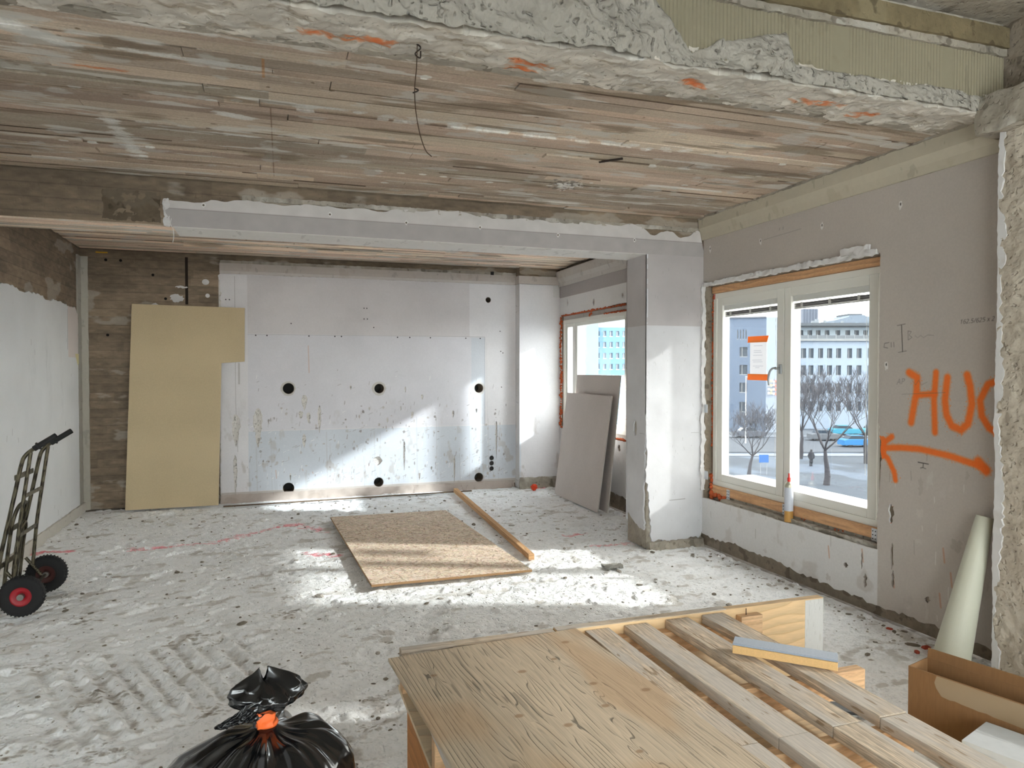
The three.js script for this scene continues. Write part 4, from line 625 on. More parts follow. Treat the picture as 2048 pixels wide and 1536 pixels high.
// ------------------------------------------------------------------ timber stack in the foreground
const rough = sheet(1024, 256, 1.6, 0.4, 0, 0, (g) => {}, (d, k, x, y) => {
  const w = y * 46 + 4 * fbm(x * 1.1, y * 7, 3, 333), f = w - Math.floor(w), fibre = n2(x * 26, y * 420, 335), s = 0.84 + 0.16 * f + 0.26 * (fibre - 0.5) + 0.1 * (fbm(x * 30, y * 90, 2, 337) - 0.5);
  put(d, k, 214 * s, 194 * s, 170 * s); mixTo(d, k, 198, 192, 186, 0.65 * sm(0.42, 0.66, fbm(x * 2.2, y * 9, 4, 339))); mixTo(d, k, 120, 92, 62, 0.5 * sm(0.74, 0.8, fbm(x * 9, y * 60, 3, 341)));
});
const M_rough = M(0xffffff, 0.9, { map: rough, bumpMap: asBump(rough), bumpScale: 0.004 });
const plyLight = sheet(1024, 512, 2, 1, 0, 0, null, (d, k, x, y) => {
  const w = y * 9 + 9 * fbm(x * 0.8, y * 2.2, 4, 351), f = w - Math.floor(w), s = 0.93 + 0.08 * sm(0.0, 0.8, f) * (1 - sm(0.86, 1, f)) + 0.05 * (n2(x * 30, y * 260, 353) - 0.5);
  put(d, k, 240 * s, 216 * s, 180 * s); mixTo(d, k, 206, 164, 120, 0.3 * sm(0.86, 0.97, f));
});
const M_plyLight = M(0xffffff, 0.75, { map: plyLight }), M_lvl = M(0xf2e2cc, 0.8, { map: plyLight });
const TZ0 = -2.95, TZ1 = -0.8;
{
  const t = thing('plywood_crate', 'low pale plywood crate carrying the slatted pallet', 'crate', [1.3, 0, -1.85]);
  const at = (a, b, c, d, e, f, g = 'x') => span(a - 1.3, b - 1.3, c, d, e + 1.85, f + 1.85, g);
  mesh('deck_panel', at(0.5, 1.2, 0.232, 0.25, -3.0, TZ1), M_plyLight, t); mesh('deck_panel', at(1.203, 2.12, 0.232, 0.25, TZ0, TZ1), M_plyLight, t);
  mesh('side_panel', at(0.5, 0.518, 0, 0.232, -2.79, TZ1, 'z'), M(0xd9a36a, 0.75, { map: plyLight }), t); mesh('side_panel', at(2.09, 2.108, 0, 0.232, -2.79, TZ1, 'z'), M_plyLight, t);
  mesh('end_panel', at(0.518, 2.09, 0, 0.232, -2.79, -2.772), M_plyLight, t); mesh('end_panel', at(0.518, 2.09, 0, 0.232, TZ1 - 0.018, TZ1), M_plyLight, t);
}
{
  const t = thing('slatted_pallet', 'large pallet of rough pine slats lying on the plywood crate', 'pallet', [1.3, 0.25, -1.85]);
  const r = mulberry(9), xs = [[0.50, 0.63], [0.725, 0.85], [0.945, 1.07], [1.135, 1.26], [1.35, 1.472], [1.55, 1.672], [1.77, 1.893], [1.972, 2.092]];
  for (const [a, b] of xs) for (const [z0, z1] of [[-2.955, -1.887], [-1.884, TZ1]]) {
    const w = b - a, l = z1 - z0, tilt = (r() - 0.5) * 0.006;
    const g = rboxG(w, 0.04, l, 0.003, 'z', [r() * 3, r() * 2]); g.rotateY(tilt); mesh('slat', g.translate((a + b) / 2 - 1.3, 0.13 + (r() - 0.5) * 0.003, (z0 + z1) / 2 + 1.85), M_rough, t);
  }
  mesh('end_rail', rboxG(0.70, 0.16, 0.044, 0.003, 'x', [0.9, 0.3]).translate(0.855 - 1.3, 0.08, -2.983 + 1.85), M_rough, t);
  for (const [z, x1] of [[-2.93, 2.13], [-2.31, 2.31], [-1.885, 2.1], [-1.2, 2.1]]) mesh('stringer', rboxG(x1 - 0.5, 0.11, 0.05, 0.003, 'x', [r() * 3, r()]).translate((0.5 + x1) / 2 - 1.3, 0.055, z + 1.85), M(0xf4e4d2, 0.8, { map: pine }), t);
}
{ // plank on edge closing the far side of the stack
  const t = thing('edge_plank', 'pine plank standing on edge behind the pallet slats, end painted white', 'plank', [1.605, 0, -2.983]);
  mesh('plank', rboxG(1.5, 0.41, 0.044, 0.003, 'x', [0.4, 0.2]).translate(0.355, 0.205, 0), M(0xeee2d2, 0.8, { map: plyLight }), t);
  mesh('weathered_top', boxG(0.9, 0.004, 0.044, 'x').translate(0.06, 0.411, 0), M_rough, t);
  mesh('white_paint', new THREE.BoxGeometry(0.115, 0.40, 0.0015).translate(1.046, 0.204, 0.0225), M(0xd9d9d8, 0.85, { map: plasterTex }), t);
  const b = mesh('cleat', rboxG(0.125, 0.13, 0.045, 0.003, 'x').translate(0.63, 0.315, 0.045), M(0xf2e6d8, 0.8, { map: pine }), t);
  mesh('nail', cyl(0.0022, 0.0022, 0.035, 6).translate(0.61, 0.395, 0.045), M(0x4a3a30, 0.5, { metalness: 0.6 }), b);
}
{ // plywood sheet lying across the slats
  const knots = []; { const r = mulberry(71); for (const [x, y] of [[0.12, 1.72], [0.45, 1.62], [0.62, 1.68], [0.75, 1.82], [0.66, 1.42], [0.8, 1.3], [0.3, 1.3], [0.42, 1.18], [0.6, 1.25], [0.2, 0.98], [0.55, 0.95], [0.35, 0.7], [0.7, 0.6], [0.15, 0.4]]) knots.push([x + (r() - 0.5) * 0.02, y, 0.014 + r() * 0.01]); }
  const tex = sheet(1024, 2048, 0.9, 2.0, 0, 0, null, (d, k, x, y) => {
    let bend = 0, dark = 0; for (const [a, b, q] of knots) { const dx = (x - a) / q, dy = (y - b) / (q * 3.2), e = Math.exp(-(dx * dx + dy * dy) * 0.35); bend += e * 1.6 * Math.sign(dx || 1) * Math.min(1, Math.abs(dx)); const rr = Math.hypot(dx, (y - b) / q * 1.4); dark = Math.max(dark, (rr < 0.75 ? 0.55 : 0) + 0.35 * sm(1.25, 0.85, rr)); }
    const w = x * 58 + 14 * fbm(x * 2.0, y * 0.55, 3, 361) + bend * 1.6, f = w - Math.floor(w), crack = sm(0.82, 0.95, f) * sm(0.42, 0.62, n2(x * 50, y * 4.2, 363)), fibre = n2(x * 380, y * 14, 365);
    const s = 0.94 + 0.1 * (fbm(x * 2, y * 1.5, 3, 367) - 0.5) + 0.1 * (fibre - 0.5) + 0.07 * f - 0.4 * crack - 0.2 * sm(0.8, 0.86, n2(x * 130, y * 7, 369)) * n2(x * 9, y * 2, 371);
    put(d, k, 206 * s, 186 * s, 160 * s); mixTo(d, k, 186, 146, 106, 0.4 * sm(0.56, 0.72, fbm(x * 4, y * 1.5, 3, 373))); mixTo(d, k, 140, 104, 72, dark * 0.6);
  });
  const g = rboxG(0.866, 0.015, 1.95, 0.002, 'x'); { const p = g.attributes.position; for (let i = 0; i < p.count; i++) g.attributes.uv.setXY(i, p.getX(i) + 0.433, 0.975 - p.getZ(i)); }
  g.translate(0.433, 0.0075, 0.975);
  const o = single('plywood_sheet', g, M(0xffffff, 0.85, { map: tex, bumpMap: asBump(tex), bumpScale: 0.004 }), 'weathered plywood sheet with knots lying across the pallet slats', 'board');
  o.position.set(0.439, 0.403, -2.884); o.rotation.y = 0.0735;
}
{ // insulation offcut on the slats
  const t = thing('insulation_offcut', 'short foam strip with a grey foil face lying across the right slats', 'offcut', [1.985, 0.409, -2.385], -0.735);
  mesh('foam_core', rboxG(0.40, 0.034, 0.085, 0.002).translate(0, 0.017, 0), M(0xe0b67c, 0.85, { map: boardTex }), t);
  mesh('foil_face', rboxG(0.40, 0.008, 0.085, 0.002).translate(0, 0.039, 0), M(0x9aa4b2, 0.5, { map: boardTex, bumpMap: plasterBump, bumpScale: 0.002 }), t);
  t.rotation.set(0, -0.735, -0.02);
}
// ------------------------------------------------------------------ black rubbish bag
{
  const t = thing('rubbish_bag', 'full black plastic rubbish bag tied with orange tape', 'bag', [-0.025, 0, -2.36]);
  const M_bag = MP(0x0b0c0e, 0.22, { clearcoat: 0.7, clearcoatRoughness: 0.12 });
  const surf = (nu, nv, fn) => { const pos = [], idx = []; for (let j = 0; j <= nv; j++) for (let i = 0; i < nu; i++) { const p = fn(i / nu * P2, j / nv); pos.push(...p); if (j < nv) { const a = j * nu + i, b = j * nu + (i + 1) % nu; idx.push(a, a + nu, b, b, a + nu, b + nu); } } const g = new THREE.BufferGeometry(); g.setAttribute('position', new THREE.Float32BufferAttribute(pos, 3)); g.setAttribute('uv', new THREE.Float32BufferAttribute(new Array(pos.length / 3 * 2).fill(0), 2)); g.setIndex(idx); g.computeVertexNormals(); return g; };
  const ridged = (x, y, z) => { let t = 0, a = 1; for (let i = 0; i < 3; i++) { t += a * (1 - 2 * Math.abs(P3.noise(x, y, z))); x *= 1.9; y *= 1.9; z *= 1.9; a *= 0.5; } return t; };
  mesh('bag_body', surf(220, 150, (a, v) => {
    // profile from base centre to neck
    const prof = [[0, 0.0], [0.2, 0.005], [0.27, 0.06], [0.285, 0.16], [0.27, 0.27], [0.215, 0.36], [0.13, 0.425], [0.06, 0.455], [0.026, 0.472]], s = v * (prof.length - 1), i = Math.min(prof.length - 2, Math.floor(s)), f = s - i;
    const g0 = prof[Math.max(0, i - 1)], g1 = prof[i], g2 = prof[i + 1], g3 = prof[Math.min(prof.length - 1, i + 2)], cr = (k) => 0.5 * (2 * g1[k] + (g2[k] - g0[k]) * f + (2 * g0[k] - 5 * g1[k] + 4 * g2[k] - g3[k]) * f * f + (3 * g1[k] - g0[k] - 3 * g2[k] + g3[k]) * f * f * f);
    let r = Math.max(0, cr(0)), y = Math.max(0, cr(1)); const cx = Math.cos(a), cz = Math.sin(a), up = sm(0.25, 0.5, y);
    r *= 1 + 0.13 * up * Math.sin(a * 9 + 2 * P3.noise(cx, cz, 3)) * sm(0.02, 0.1, r) + 0.09 * Math.sin(a * 2 + 0.7);
    const w = ridged(cx * 1.6 * (0.4 + r) + 4, y * 5, cz * 1.6 * (0.4 + r)) * 0.026 * sm(0.03, 0.2, r);
    r += w; y += 0.018 * up * sm(0.04, 0.16, r) * ridged(cx * 3, 5, cz * 3) + 0.02 * sm(0.1, 0.2, r) * up * Math.cos(a - 0.6);
    return [cx * r * 1.02 - 0.035 * (1 - sm(0.2, 0.48, y)), Math.max(0.002, y), cz * r];
  }), M_bag, t);
  mesh('bag_tuft', surf(160, 70, (a, v) => {
    const R = [0.024, 0.026, 0.05, 0.074, 0.082, 0.07, 0.045, 0.012], s = v * (R.length - 1), i = Math.min(R.length - 2, Math.floor(s)), r0 = lerp(R[i], R[i + 1], s - i), cx = Math.cos(a), cz = Math.sin(a);
    const r = r0 * (1 + 0.10 * Math.sin(a * 5 + 1) + 0.08 * Math.sin(a * 11 + v * 3)) + 0.016 * ridged(cx * 1.2 + 9, v * 2.2, cz * 1.2) * sm(0.03, 0.07, r0);
    const y = 0.47 + 0.16 * Math.pow(v, 0.85) + 0.02 * v * Math.sin(a * 2 + 2);
    return [cx * r * 1.15 + 0.03 * v * Math.sin(v * 3) - 0.012, y, cz * r * 0.7 - 0.02 * v];
  }), M_bag, t);
  mesh('bag_flap', surf(90, 30, (a, v) => { const r = lerp(0.02, 0.062, Math.sin(v * Math.PI * 0.6)), cx = Math.cos(a), cz = Math.sin(a); return [-0.055 + cx * r * (1.1 + 0.3 * Math.sin(a * 3)) - 0.02 * v, 0.50 + 0.07 * v * (0.4 + 0.6 * Math.sin(a + 1)) + cz * 0.006, 0.02 + cz * r * 0.5 + 0.01 * ridged(cx * 2, v * 3, cz * 2)]; }), M_bag, t);
  const knot = mesh('tape_tie', (() => { const g = new THREE.TorusGeometry(0.027, 0.009, 8, 24).rotateX(Math.PI / 2); return merge([g.translate(0, 0.478, 0), roughBox(-0.03, 0.022, 0.475, 0.535, 0.028, 0.036, 0.008, 0.009, 22, 5)]); })(), M(0xf06a2a, 0.6), t);
  knot.userData.label = 'orange tape tie';
}
// ------------------------------------------------------------------ hand truck
{
  const t = thing('hand_truck', 'worn steel hand truck with black grips and air tyres, by the white wall', 'hand truck', [-1.60, 0, -5.6]);
  const rust = sheet(256, 256, 0.5, 0.5, 0, 0, null, (d, k, x, y) => { const s = 0.8 + 0.4 * fbm(x * 14, y * 14, 4, 391); put(d, k, 134 * s, 128 * s, 110 * s); mixTo(d, k, 52, 44, 34, 0.9 * sm(0.44, 0.58, fbm(x * 22, y * 10, 4, 393))); });
  const M_tube = M(0xb9b5ac, 0.45, { map: rust, metalness: 0.55 }), M_grip = M(0x111112, 0.6), M_tyre = M(0x1d1d1e, 0.85), M_black = M(0x1a1a1a, 0.5);
  const L = (x, y, z) => V3(x + 1.6, y, z + 5.6);
  for (const [z, d] of [[-5.42, 0], [-5.80, 0.002]]) {
    mesh('main_tube', tube([L(-1.735, 0.07, z), L(-1.69, 0.351, z), L(-1.672, 0.443, z), L(-1.604, 0.767, z), L(-1.562, 0.97, z), L(-1.549, 1.012, z), L(-1.525, 1.045, z), L(-1.467, 1.088, z), L(-1.40, 1.13, z)], 0.0125, 10, 70), M_tube, t);
    mesh('inner_tube', tube([L(-1.508, 1.05, z), L(-1.544, 0.802, z), L(-1.583, 0.521, z), L(-1.611, 0.22, z)], 0.0115, 10, 40), M_tube, t);
    const grip = mesh('grip', tube([L(-1.49, 1.072, z), L(-1.43, 1.112, z), L(-1.362, 1.156, z)], 0.0185, 12, 12), M_grip, t);
    mesh('grip_collar', new THREE.TorusGeometry(0.021, 0.006, 8, 16).rotateY(Math.PI / 2).rotateZ(0.58).translate(0.135, 1.09, z + 5.6), M_grip, grip);
    mesh('brace', tube([L(-1.655, 0.27, z), L(-1.56, 0.14, z)], 0.011, 8, 6), M_tube, t);
  }
  for (const [x, y] of [[-1.598, 0.885], [-1.655, 0.53], [-1.70, 0.30]]) mesh('cross_bar', rboxG(0.008, 0.034, 0.37, 0.002, 'z').translate(x + 1.6, y, 0), M_tube, t);
  for (const [x, y] of [[-1.55, 0.76], [-1.585, 0.50]]) mesh('cross_bar', rboxG(0.008, 0.026, 0.37, 0.002, 'z').translate(x + 1.6, y, 0), M_tube, t);
  mesh('folding_nose', tube([L(-1.70, 0.10, -5.50), L(-1.66, 0.45, -5.50), L(-1.635, 0.60, -5.50), L(-1.615, 0.675, -5.535), L(-1.61, 0.69, -5.61), L(-1.615, 0.675, -5.69), L(-1.635, 0.60, -5.72), L(-1.66, 0.45, -5.72), L(-1.70, 0.10, -5.72)], 0.012, 10, 80), M_tube, t);
  mesh('folding_nose', tube([L(-1.665, 0.10, -5.54), L(-1.63, 0.42, -5.54), L(-1.61, 0.52, -5.56), L(-1.60, 0.56, -5.61), L(-1.61, 0.52, -5.66), L(-1.63, 0.42, -5.68), L(-1.665, 0.10, -5.68)], 0.010, 10, 70), M_tube, t);
  mesh('toe_plate', rboxG(0.20, 0.006, 0.42, 0.002).translate(-0.22, 0.02, 0), M_tube, t);
  mesh('axle', cyl(0.01, 0.01, 0.56, 12).rotateX(Math.PI / 2).translate(0.055, 0.13, 0.0), M_tube, t);
  for (const [z, dir, hub] of [[-5.335, 1, 0xa8202a], [-5.865, -1, 0x4a2622]]) {
    const wh = new THREE.Group(); wh.name = 'wheel'; t.add(wh); wh.position.set(0.055, 0.13, z + 5.6);
    const prof = [V2(0.062, -0.03), V2(0.085, -0.04), V2(0.112, -0.038), V2(0.126, -0.026), V2(0.13, -0.008), V2(0.13, 0.008), V2(0.126, 0.026), V2(0.112, 0.038), V2(0.085, 0.04), V2(0.062, 0.03)];
    const lugs = []; for (let k = 0; k < 36; k++) for (const s of [-1, 1]) { const b = new THREE.BoxGeometry(0.007, 0.006, 0.02); b.translate(0, 0.128, s * 0.02); lugs.push(b.rotateZ((k + (s > 0 ? 0.5 : 0)) / 36 * P2)); }
    const ty = mesh('tyre', new THREE.LatheGeometry(prof, 48).rotateX(Math.PI / 2), M_tyre, wh); mesh('tread', merge(lugs), M_tyre, ty);
    mesh('rim', new THREE.LatheGeometry([V2(0.064, -0.03), V2(0.066, -0.022), V2(0.058, -0.016), V2(0.04, -0.01), V2(0.02, -0.012), V2(0.02, 0.012), V2(0.04, 0.01), V2(0.058, 0.016), V2(0.066, 0.022), V2(0.064, 0.03)], 36).rotateX(Math.PI / 2), M(hub, 0.5), wh);
    mesh('hub', cyl(0.02, 0.02, 0.085, 18).rotateX(Math.PI / 2), M(0x8a8680, 0.4, { metalness: 0.6 }), wh);
  }
}
// ------------------------------------------------------------------ right foreground
{
  const t = thing('cardboard_box', 'long open cardboard box with a strip of clear tape at right', 'box', [2.79, 0, -2.456], Math.atan2(0.118, 0.428));
  const card = sheet(512, 256, 1.2, 0.6, 0, 0, null, (d, k, x, y) => { const s = 0.94 + 0.06 * fbm(x * 3, y * 3, 3, 411) + 0.05 * (n2(x * 200, y * 30, 413) - 0.5); put(d, k, 142 * s, 104 * s, 66 * s); });
  const M_card = M(0xffffff, 0.85, { map: card }), H = 0.26, W = 0.165, L = 0.95;
  const p = (name, x, y, z, w, h, l, rz = 0, m = M_card) => { const g = metreUV(new THREE.BoxGeometry(w, h, l), 'z'); if (rz) g.rotateZ(rz); return mesh(name, g.translate(x, y, z), m, t); };
  p('side_panel', -W / 2, H / 2, L / 2, 0.005, H, L); p('side_panel', W / 2, H / 2, L / 2, 0.005, H, L); p('end_panel', 0, H / 2, 0, W, H, 0.005); p('end_panel', 0, H / 2, L, W, H, 0.005); p('base', 0, 0.004, L / 2, W, 0.006, L);
  p('flap', W / 2 + 0.004, H - 0.001 + 0.02, L / 2, 0.004, 0.05, L, -0.15);
  const tape = MP(0x9c866a, 0.25, { clearcoat: 0.4 });
  mesh('clear_tape', slab(jag([[-0.50, 0.165, 0.006], [-0.14, 0.175, 0.004], [-0.11, 0.225, 0.006], [-0.12, 0.258, 0], [-0.5, 0.258, 0]], 0.03, 5), [], 0.0012, new THREE.Matrix4().makeBasis(V3(0, 0, -1), V3(0, 1, 0), V3(1, 0, 0)).multiply(new THREE.Matrix4().makeTranslation(0, 0, 0)).premultiply(new THREE.Matrix4().makeTranslation(-W / 2 - 0.0042, 0, 0))), tape, t);
}
{
  const t = thing('foam_roll', 'pale roll of foam underlay leaning into the corner by the pillar', 'roll');
  const a = V3(3.455, 0.012, -2.84), b = V3(3.64, 0.80, -2.80), dir = b.clone().sub(a), l = dir.length(), q = new THREE.Quaternion().setFromUnitVectors(V3(0, 1, 0), dir.clone().normalize());
  const pts = []; for (let i = 0; i <= 150; i++) { const an = i / 150 * P2 * 3, r = 0.095 - i / 150 * 0.02; pts.push([Math.cos(an) * r, Math.sin(an) * r]); } const inner = pts.map(([x, y]) => { const r = Math.hypot(x, y), k = (r - 0.004) / r; return [x * k, y * k]; }).reverse();
  const g = new THREE.ExtrudeGeometry(poly([...pts, ...inner]), { depth: l, steps: 6, bevelEnabled: false }).rotateX(-Math.PI / 2), p = g.attributes.position;
  for (let i = 0; i < p.count; i++) { const k = lerp(1, 0.46, p.getY(i) / l); p.setX(i, p.getX(i) * k); p.setZ(i, p.getZ(i) * k); }
  g.computeVertexNormals();
  mesh('rolled_sheet', g, M(0xc9c8b6, 0.55), t); t.position.copy(a); t.quaternion.copy(q);
}
{ // white foam slabs and a plastic lid in front of the box
  const a = single('foam_slab', rboxG(0.24, 0.05, 0.34, 0.003), M(0xdfe3e6, 0.85, { map: plasterTex }), 'upper white foam slab in the lower right corner, by the cardboard box', 'slab', 'white foam slabs'); a.position.set(2.69, 0.135, -1.90); a.rotation.y = 0.32;
  const b = single('foam_slab', rboxG(0.34, 0.10, 0.36, 0.003), M(0xd4d8da, 0.85, { map: plasterTex }), 'lower white foam slab under another, by the cardboard box', 'slab', 'white foam slabs'); b.position.set(2.71, 0.055, -1.88); b.rotation.y = 0.28;
  const s = new THREE.Shape(); s.moveTo(-0.1, -0.06); s.lineTo(0.1, -0.06); s.quadraticCurveTo(0.12, 0.06, 0, 0.07); s.quadraticCurveTo(-0.12, 0.06, -0.1, -0.06);
  const lid = single('plastic_lid', new THREE.ExtrudeGeometry(s, { depth: 0.008, bevelEnabled: true, bevelSize: 0.003, bevelThickness: 0.003 }).rotateX(-Math.PI / 2), M(0xb7b598, 0.5), 'beige rounded plastic lid between the foam slabs and the cardboard box', 'lid'); lid.position.set(2.63, 0.012, -2.09);
  const tray = single('floor_tray', metreUV(new RoundedBoxGeometry(0.16, 0.012, 0.10, 2, 0.006), 'x'), M(0x2b2b2d, 0.5), 'small dark plastic tray on the floor behind the right slats', 'tray'); tray.position.set(2.53, 0.008, -2.62); tray.rotation.y = -0.6;
  const lens = single('clear_cup', new THREE.LatheGeometry([V2(0, 0), V2(0.03, 0), V2(0.036, 0.05), V2(0.034, 0.05), V2(0.028, 0.003), V2(0, 0.003)], 20).rotateZ(1.4), MP(0xdfe8ee, 0.1, { transmission: 0.8, thickness: 0 }), 'clear plastic cup lying on the floor seen between the slats', 'cup'); lens.position.set(2.35, 0.036, -2.12);
}
// ------------------------------------------------------------------ small things
{
  const wire = thing('hanging_wire', 'thin rusty wire hanging from the broken edge of the ceiling', 'wire', [0.58, 2.95, -2.95]);
  mesh('wire', tube([[0, 0.01, 0], [-0.004, -0.1, 0], [-0.014, -0.2, 0.01], [-0.008, -0.29, 0.01], [0.012, -0.38, 0], [0.04, -0.44, -0.01], [0.062, -0.458, -0.01]], 0.0022, 6, 60), M(0x4a3524, 0.7, { metalness: 0.3 }), wire);
  mesh('twist', tube([[-0.006, 0.0, 0], [0.012, -0.02, 0.01], [-0.008, -0.04, -0.008], [0.01, -0.06, 0.006], [0.014, -0.03, 0]], 0.003, 6, 30), M(0x2e241c, 0.8), wire);
  mesh('kink', tube([[-0.012, -0.19, 0.01], [0.0, -0.20, 0.02], [-0.022, -0.21, 0.01]], 0.003, 6, 12), M(0x2e241c, 0.8), wire);
}
single('loose_string', tube([[-0.67, 2.66, ZM + 0.004], [-0.675, 2.62, ZM + 0.006], [-0.66, 2.59, ZM + 0.006], [-0.655, 2.54, ZM + 0.004], [-0.662, 2.49, ZM + 0.005]], 0.0025, 6, 30), M(0xe2e0dc, 0.8), 'white loose string hanging at the torn end of the beam plaster', 'string');
single('cable_stub', roughBox(2.76, 2.80, 2.845, 2.89, ZB + 0.0, ZB + 0.03, 0.01, 0.008, 20, 6), M(0x17120f, 0.6), 'black cable stub above the cornice of the far wall', 'cable');
for (const [x, y, z, dx, dz, l] of [[2.02, YC - 0.012, -4.2, 0.1, 0.1, 0.16]]) { const o = single('timber_splinter', boxG(l, 0.012, 0.012), M(0x2c211a, 0.9), 'dark splinter of formwork left in the ceiling', 'splinter'); o.position.set(x + dx / 2, y, z + dz / 2); o.rotation.y = -0.8; }
{ const g = new THREE.IcosahedronGeometry(0.055, 3), p = g.attributes.position; for (let i = 0; i < p.count; i++) { const f = 0.55 + 0.75 * Math.abs(P3.noise(p.getX(i) * 40, p.getY(i) * 40, p.getZ(i) * 40)); p.setXYZ(i, p.getX(i) * f, p.getY(i) * f, p.getZ(i) * f); } g.computeVertexNormals(); const o = single('crumpled_tape', g, M(0xd8441c, 0.7), 'crumpled ball of red tape on the floor by the far corner', 'tape'); o.position.set(3.27, 0.03, -8.78); }
{ const o = single('tangled_scrap', roughBox(-0.07, 0.07, 0, 0.016, -0.06, 0.06, 0.012, 0.014, 20, 9), M(0x9a9890, 0.8), 'tangled grey scrap on the sunlit floor before the pier', 'scrap'); o.position.set(2.58, 0.004, -5.12); }
{ const o = single('slim_lath', boxG(3.0, 0.012, 0.03, 'x'), M(0x6f675e, 0.85, { map: pine }), 'thin dark lath lying along the foot of the far wall', 'lath'); o.position.set(0.95, 0.006, -8.86); o.rotation.y = 0.035; }
{ // scattered rubble nobody could count
  const r = mulberry(808), list = [];
  for (let i = 0; i < 1500; i++) {
    let x, z; if (i < 380) { const e = r(); x = e < 0.45 ? XR - 0.02 - r() * r() * 0.35 : XL + 0.05 + r() * 5.6; z = e < 0.45 ? -5.5 + r() * 2.7 : e < 0.7 ? ZB + 0.03 + r() * r() * 0.3 : -9 + r() * 6.5; } else { x = XL + 0.05 + r() * 5.65; z = -9.05 + r() * 7.2; }
    if ((x > 0.42 && z > -3.05) || (Math.abs(x) < 0.36 && Math.abs(z + 2.36) < 0.36) || z < ZB + 0.2 || x > XR - 0.05) continue;
    const s = 0.004 + r() * r() * r() * 0.026, g = new THREE.DodecahedronGeometry(s, 0); g.scale(1 + r(), 0.3 + r() * 0.5, 1).rotateY(r() * 6).translate(x, floorHeight(x, z) + s * 0.2, z); list.push(g);
  }
  list.forEach((g, i) => { const c = i % 2 ? [0.45, 0.41, 0.36] : [0.2, 0.17, 0.13], n = g.attributes.position.count, col = new Float32Array(n * 3); for (let k = 0; k < n; k++) col.set(c, k * 3); g.setAttribute('color', new THREE.BufferAttribute(col, 3)); });
  single('floor_rubble', merge(list), M(0xffffff, 0.95, { vertexColors: true }), 'loose concrete crumbs and grit scattered over the floor', 'rubble').userData.kind = 'stuff';
}
[[3.52, -3.05, 0.02], [3.42, -3.02, 0.016], [3.57, -3.35, 0.014], [3.35, -2.85, 0.013]].forEach(([x, z, s], i) => { const o = single('brick_chip', new THREE.DodecahedronGeometry(s, 0).scale(1.6, 0.6, 1), M(0xa8442e, 0.9), ['largest red brick chip at the foot of the lettered wall', 'red brick chip beside the largest one at the wall', 'red brick chip below the arrow on the wall', 'red brick chip next to the foam roll'][i], 'chip', 'red chips by the wall'); o.position.set(x, s * 0.5, z); o.rotation.y = i; });

// ------------------------------------------------------------------ outside: street, houses, trees
const FW = V3(Math.sin(YAW), 0, -Math.cos(YAW)), RT = V3(Math.cos(YAW), 0, Math.sin(YAW));
const ext = (lat, y, dep) => [FW.x * dep + RT.x * lat, y, FW.z * dep + RT.z * lat];
{
  const ground = struct('ground', 'wintry street and pavement below the windows', 'ground');
  const gt = sheet(512, 512, 60, 60, 0, 0, null, (d, k, x, y) => { const s = 0.9 + 0.2 * fbm(x * 0.4, y * 0.4, 4, 501); put(d, k, 48 * s, 58 * s, 70 * s); mixTo(d, k, 78, 90, 106, 0.7 * sm(0.52, 0.62, fbm(x * 0.25, y * 0.12, 4, 503))); });
  mesh('ground_plane', (() => { const g = new THREE.PlaneGeometry(400, 400).rotateX(-Math.PI / 2); const p = g.attributes.position; for (let i = 0; i < p.count; i++) g.attributes.uv.setXY(i, p.getX(i), p.getZ(i)); return g.translate(200, GY, -120); })(), M(0xffffff, 0.9, { map: gt }), ground);
  const strip = (name, d0, d1, y, c) => { const m = mesh(name, new THREE.BoxGeometry(160, 0.1, d1 - d0), M(c, 0.9), ground); m.position.set(...ext(60, GY + y, (d0 + d1) / 2)); m.rotation.y = -YAW; };
  strip('snow_bank', 82, 84, 0.05, 0x666d78); strip('road', 86, 104, 0.02, 0x3c434d); strip('snow_bank', 105, 106.2, 0.06, 0x666d78); strip('pavement', 106.5, 116, 0.03, 0x495059);
  const sl = mesh('park_slope', roughBox(0, 30, -1.2, 0.5, -12, 8, 1.2, 0.35, 0.3, 7), M(0xb0adaa, 0.95, { map: gt }), ground); sl.position.set(...ext(38, GY, 56)); sl.rotation.y = -YAW;
}
const M_win = M(0x2c3a48, 0.4), M_winFrame = M(0x8a8f94, 0.6);
// facade in its own frame: x along, y up, front at z = 0; wins: [x, y, w, h]
function facade(root, name, w, h, wins, mat, y0 = 0) {
  const g = new THREE.ExtrudeGeometry((() => { const s = poly(rect(0, w, y0, y0 + h)); for (const [x, y, a, b] of wins) s.holes.push(pathOf(rect(x - a / 2, x + a / 2, y - b / 2, y + b / 2).reverse())); return s; })(), { depth: 0.35, bevelEnabled: false }).translate(0, 0, -0.35);
  const f = mesh(name, g, mat, root);
  for (const [x, y, a, b] of wins) { const q = new THREE.Group(); q.name = 'window'; f.add(q); q.position.set(x, y, -0.25); mesh('pane', new THREE.BoxGeometry(a, b, 0.04), M_win, q); mesh('window_frame', merge([new THREE.BoxGeometry(0.09, b, 0.1).translate(-a * 0.18, 0, 0.03), new THREE.BoxGeometry(a, 0.12, 0.3).translate(0, -b / 2 + 0.06, 0.12)]), M_winFrame, q); }
  return f;
}
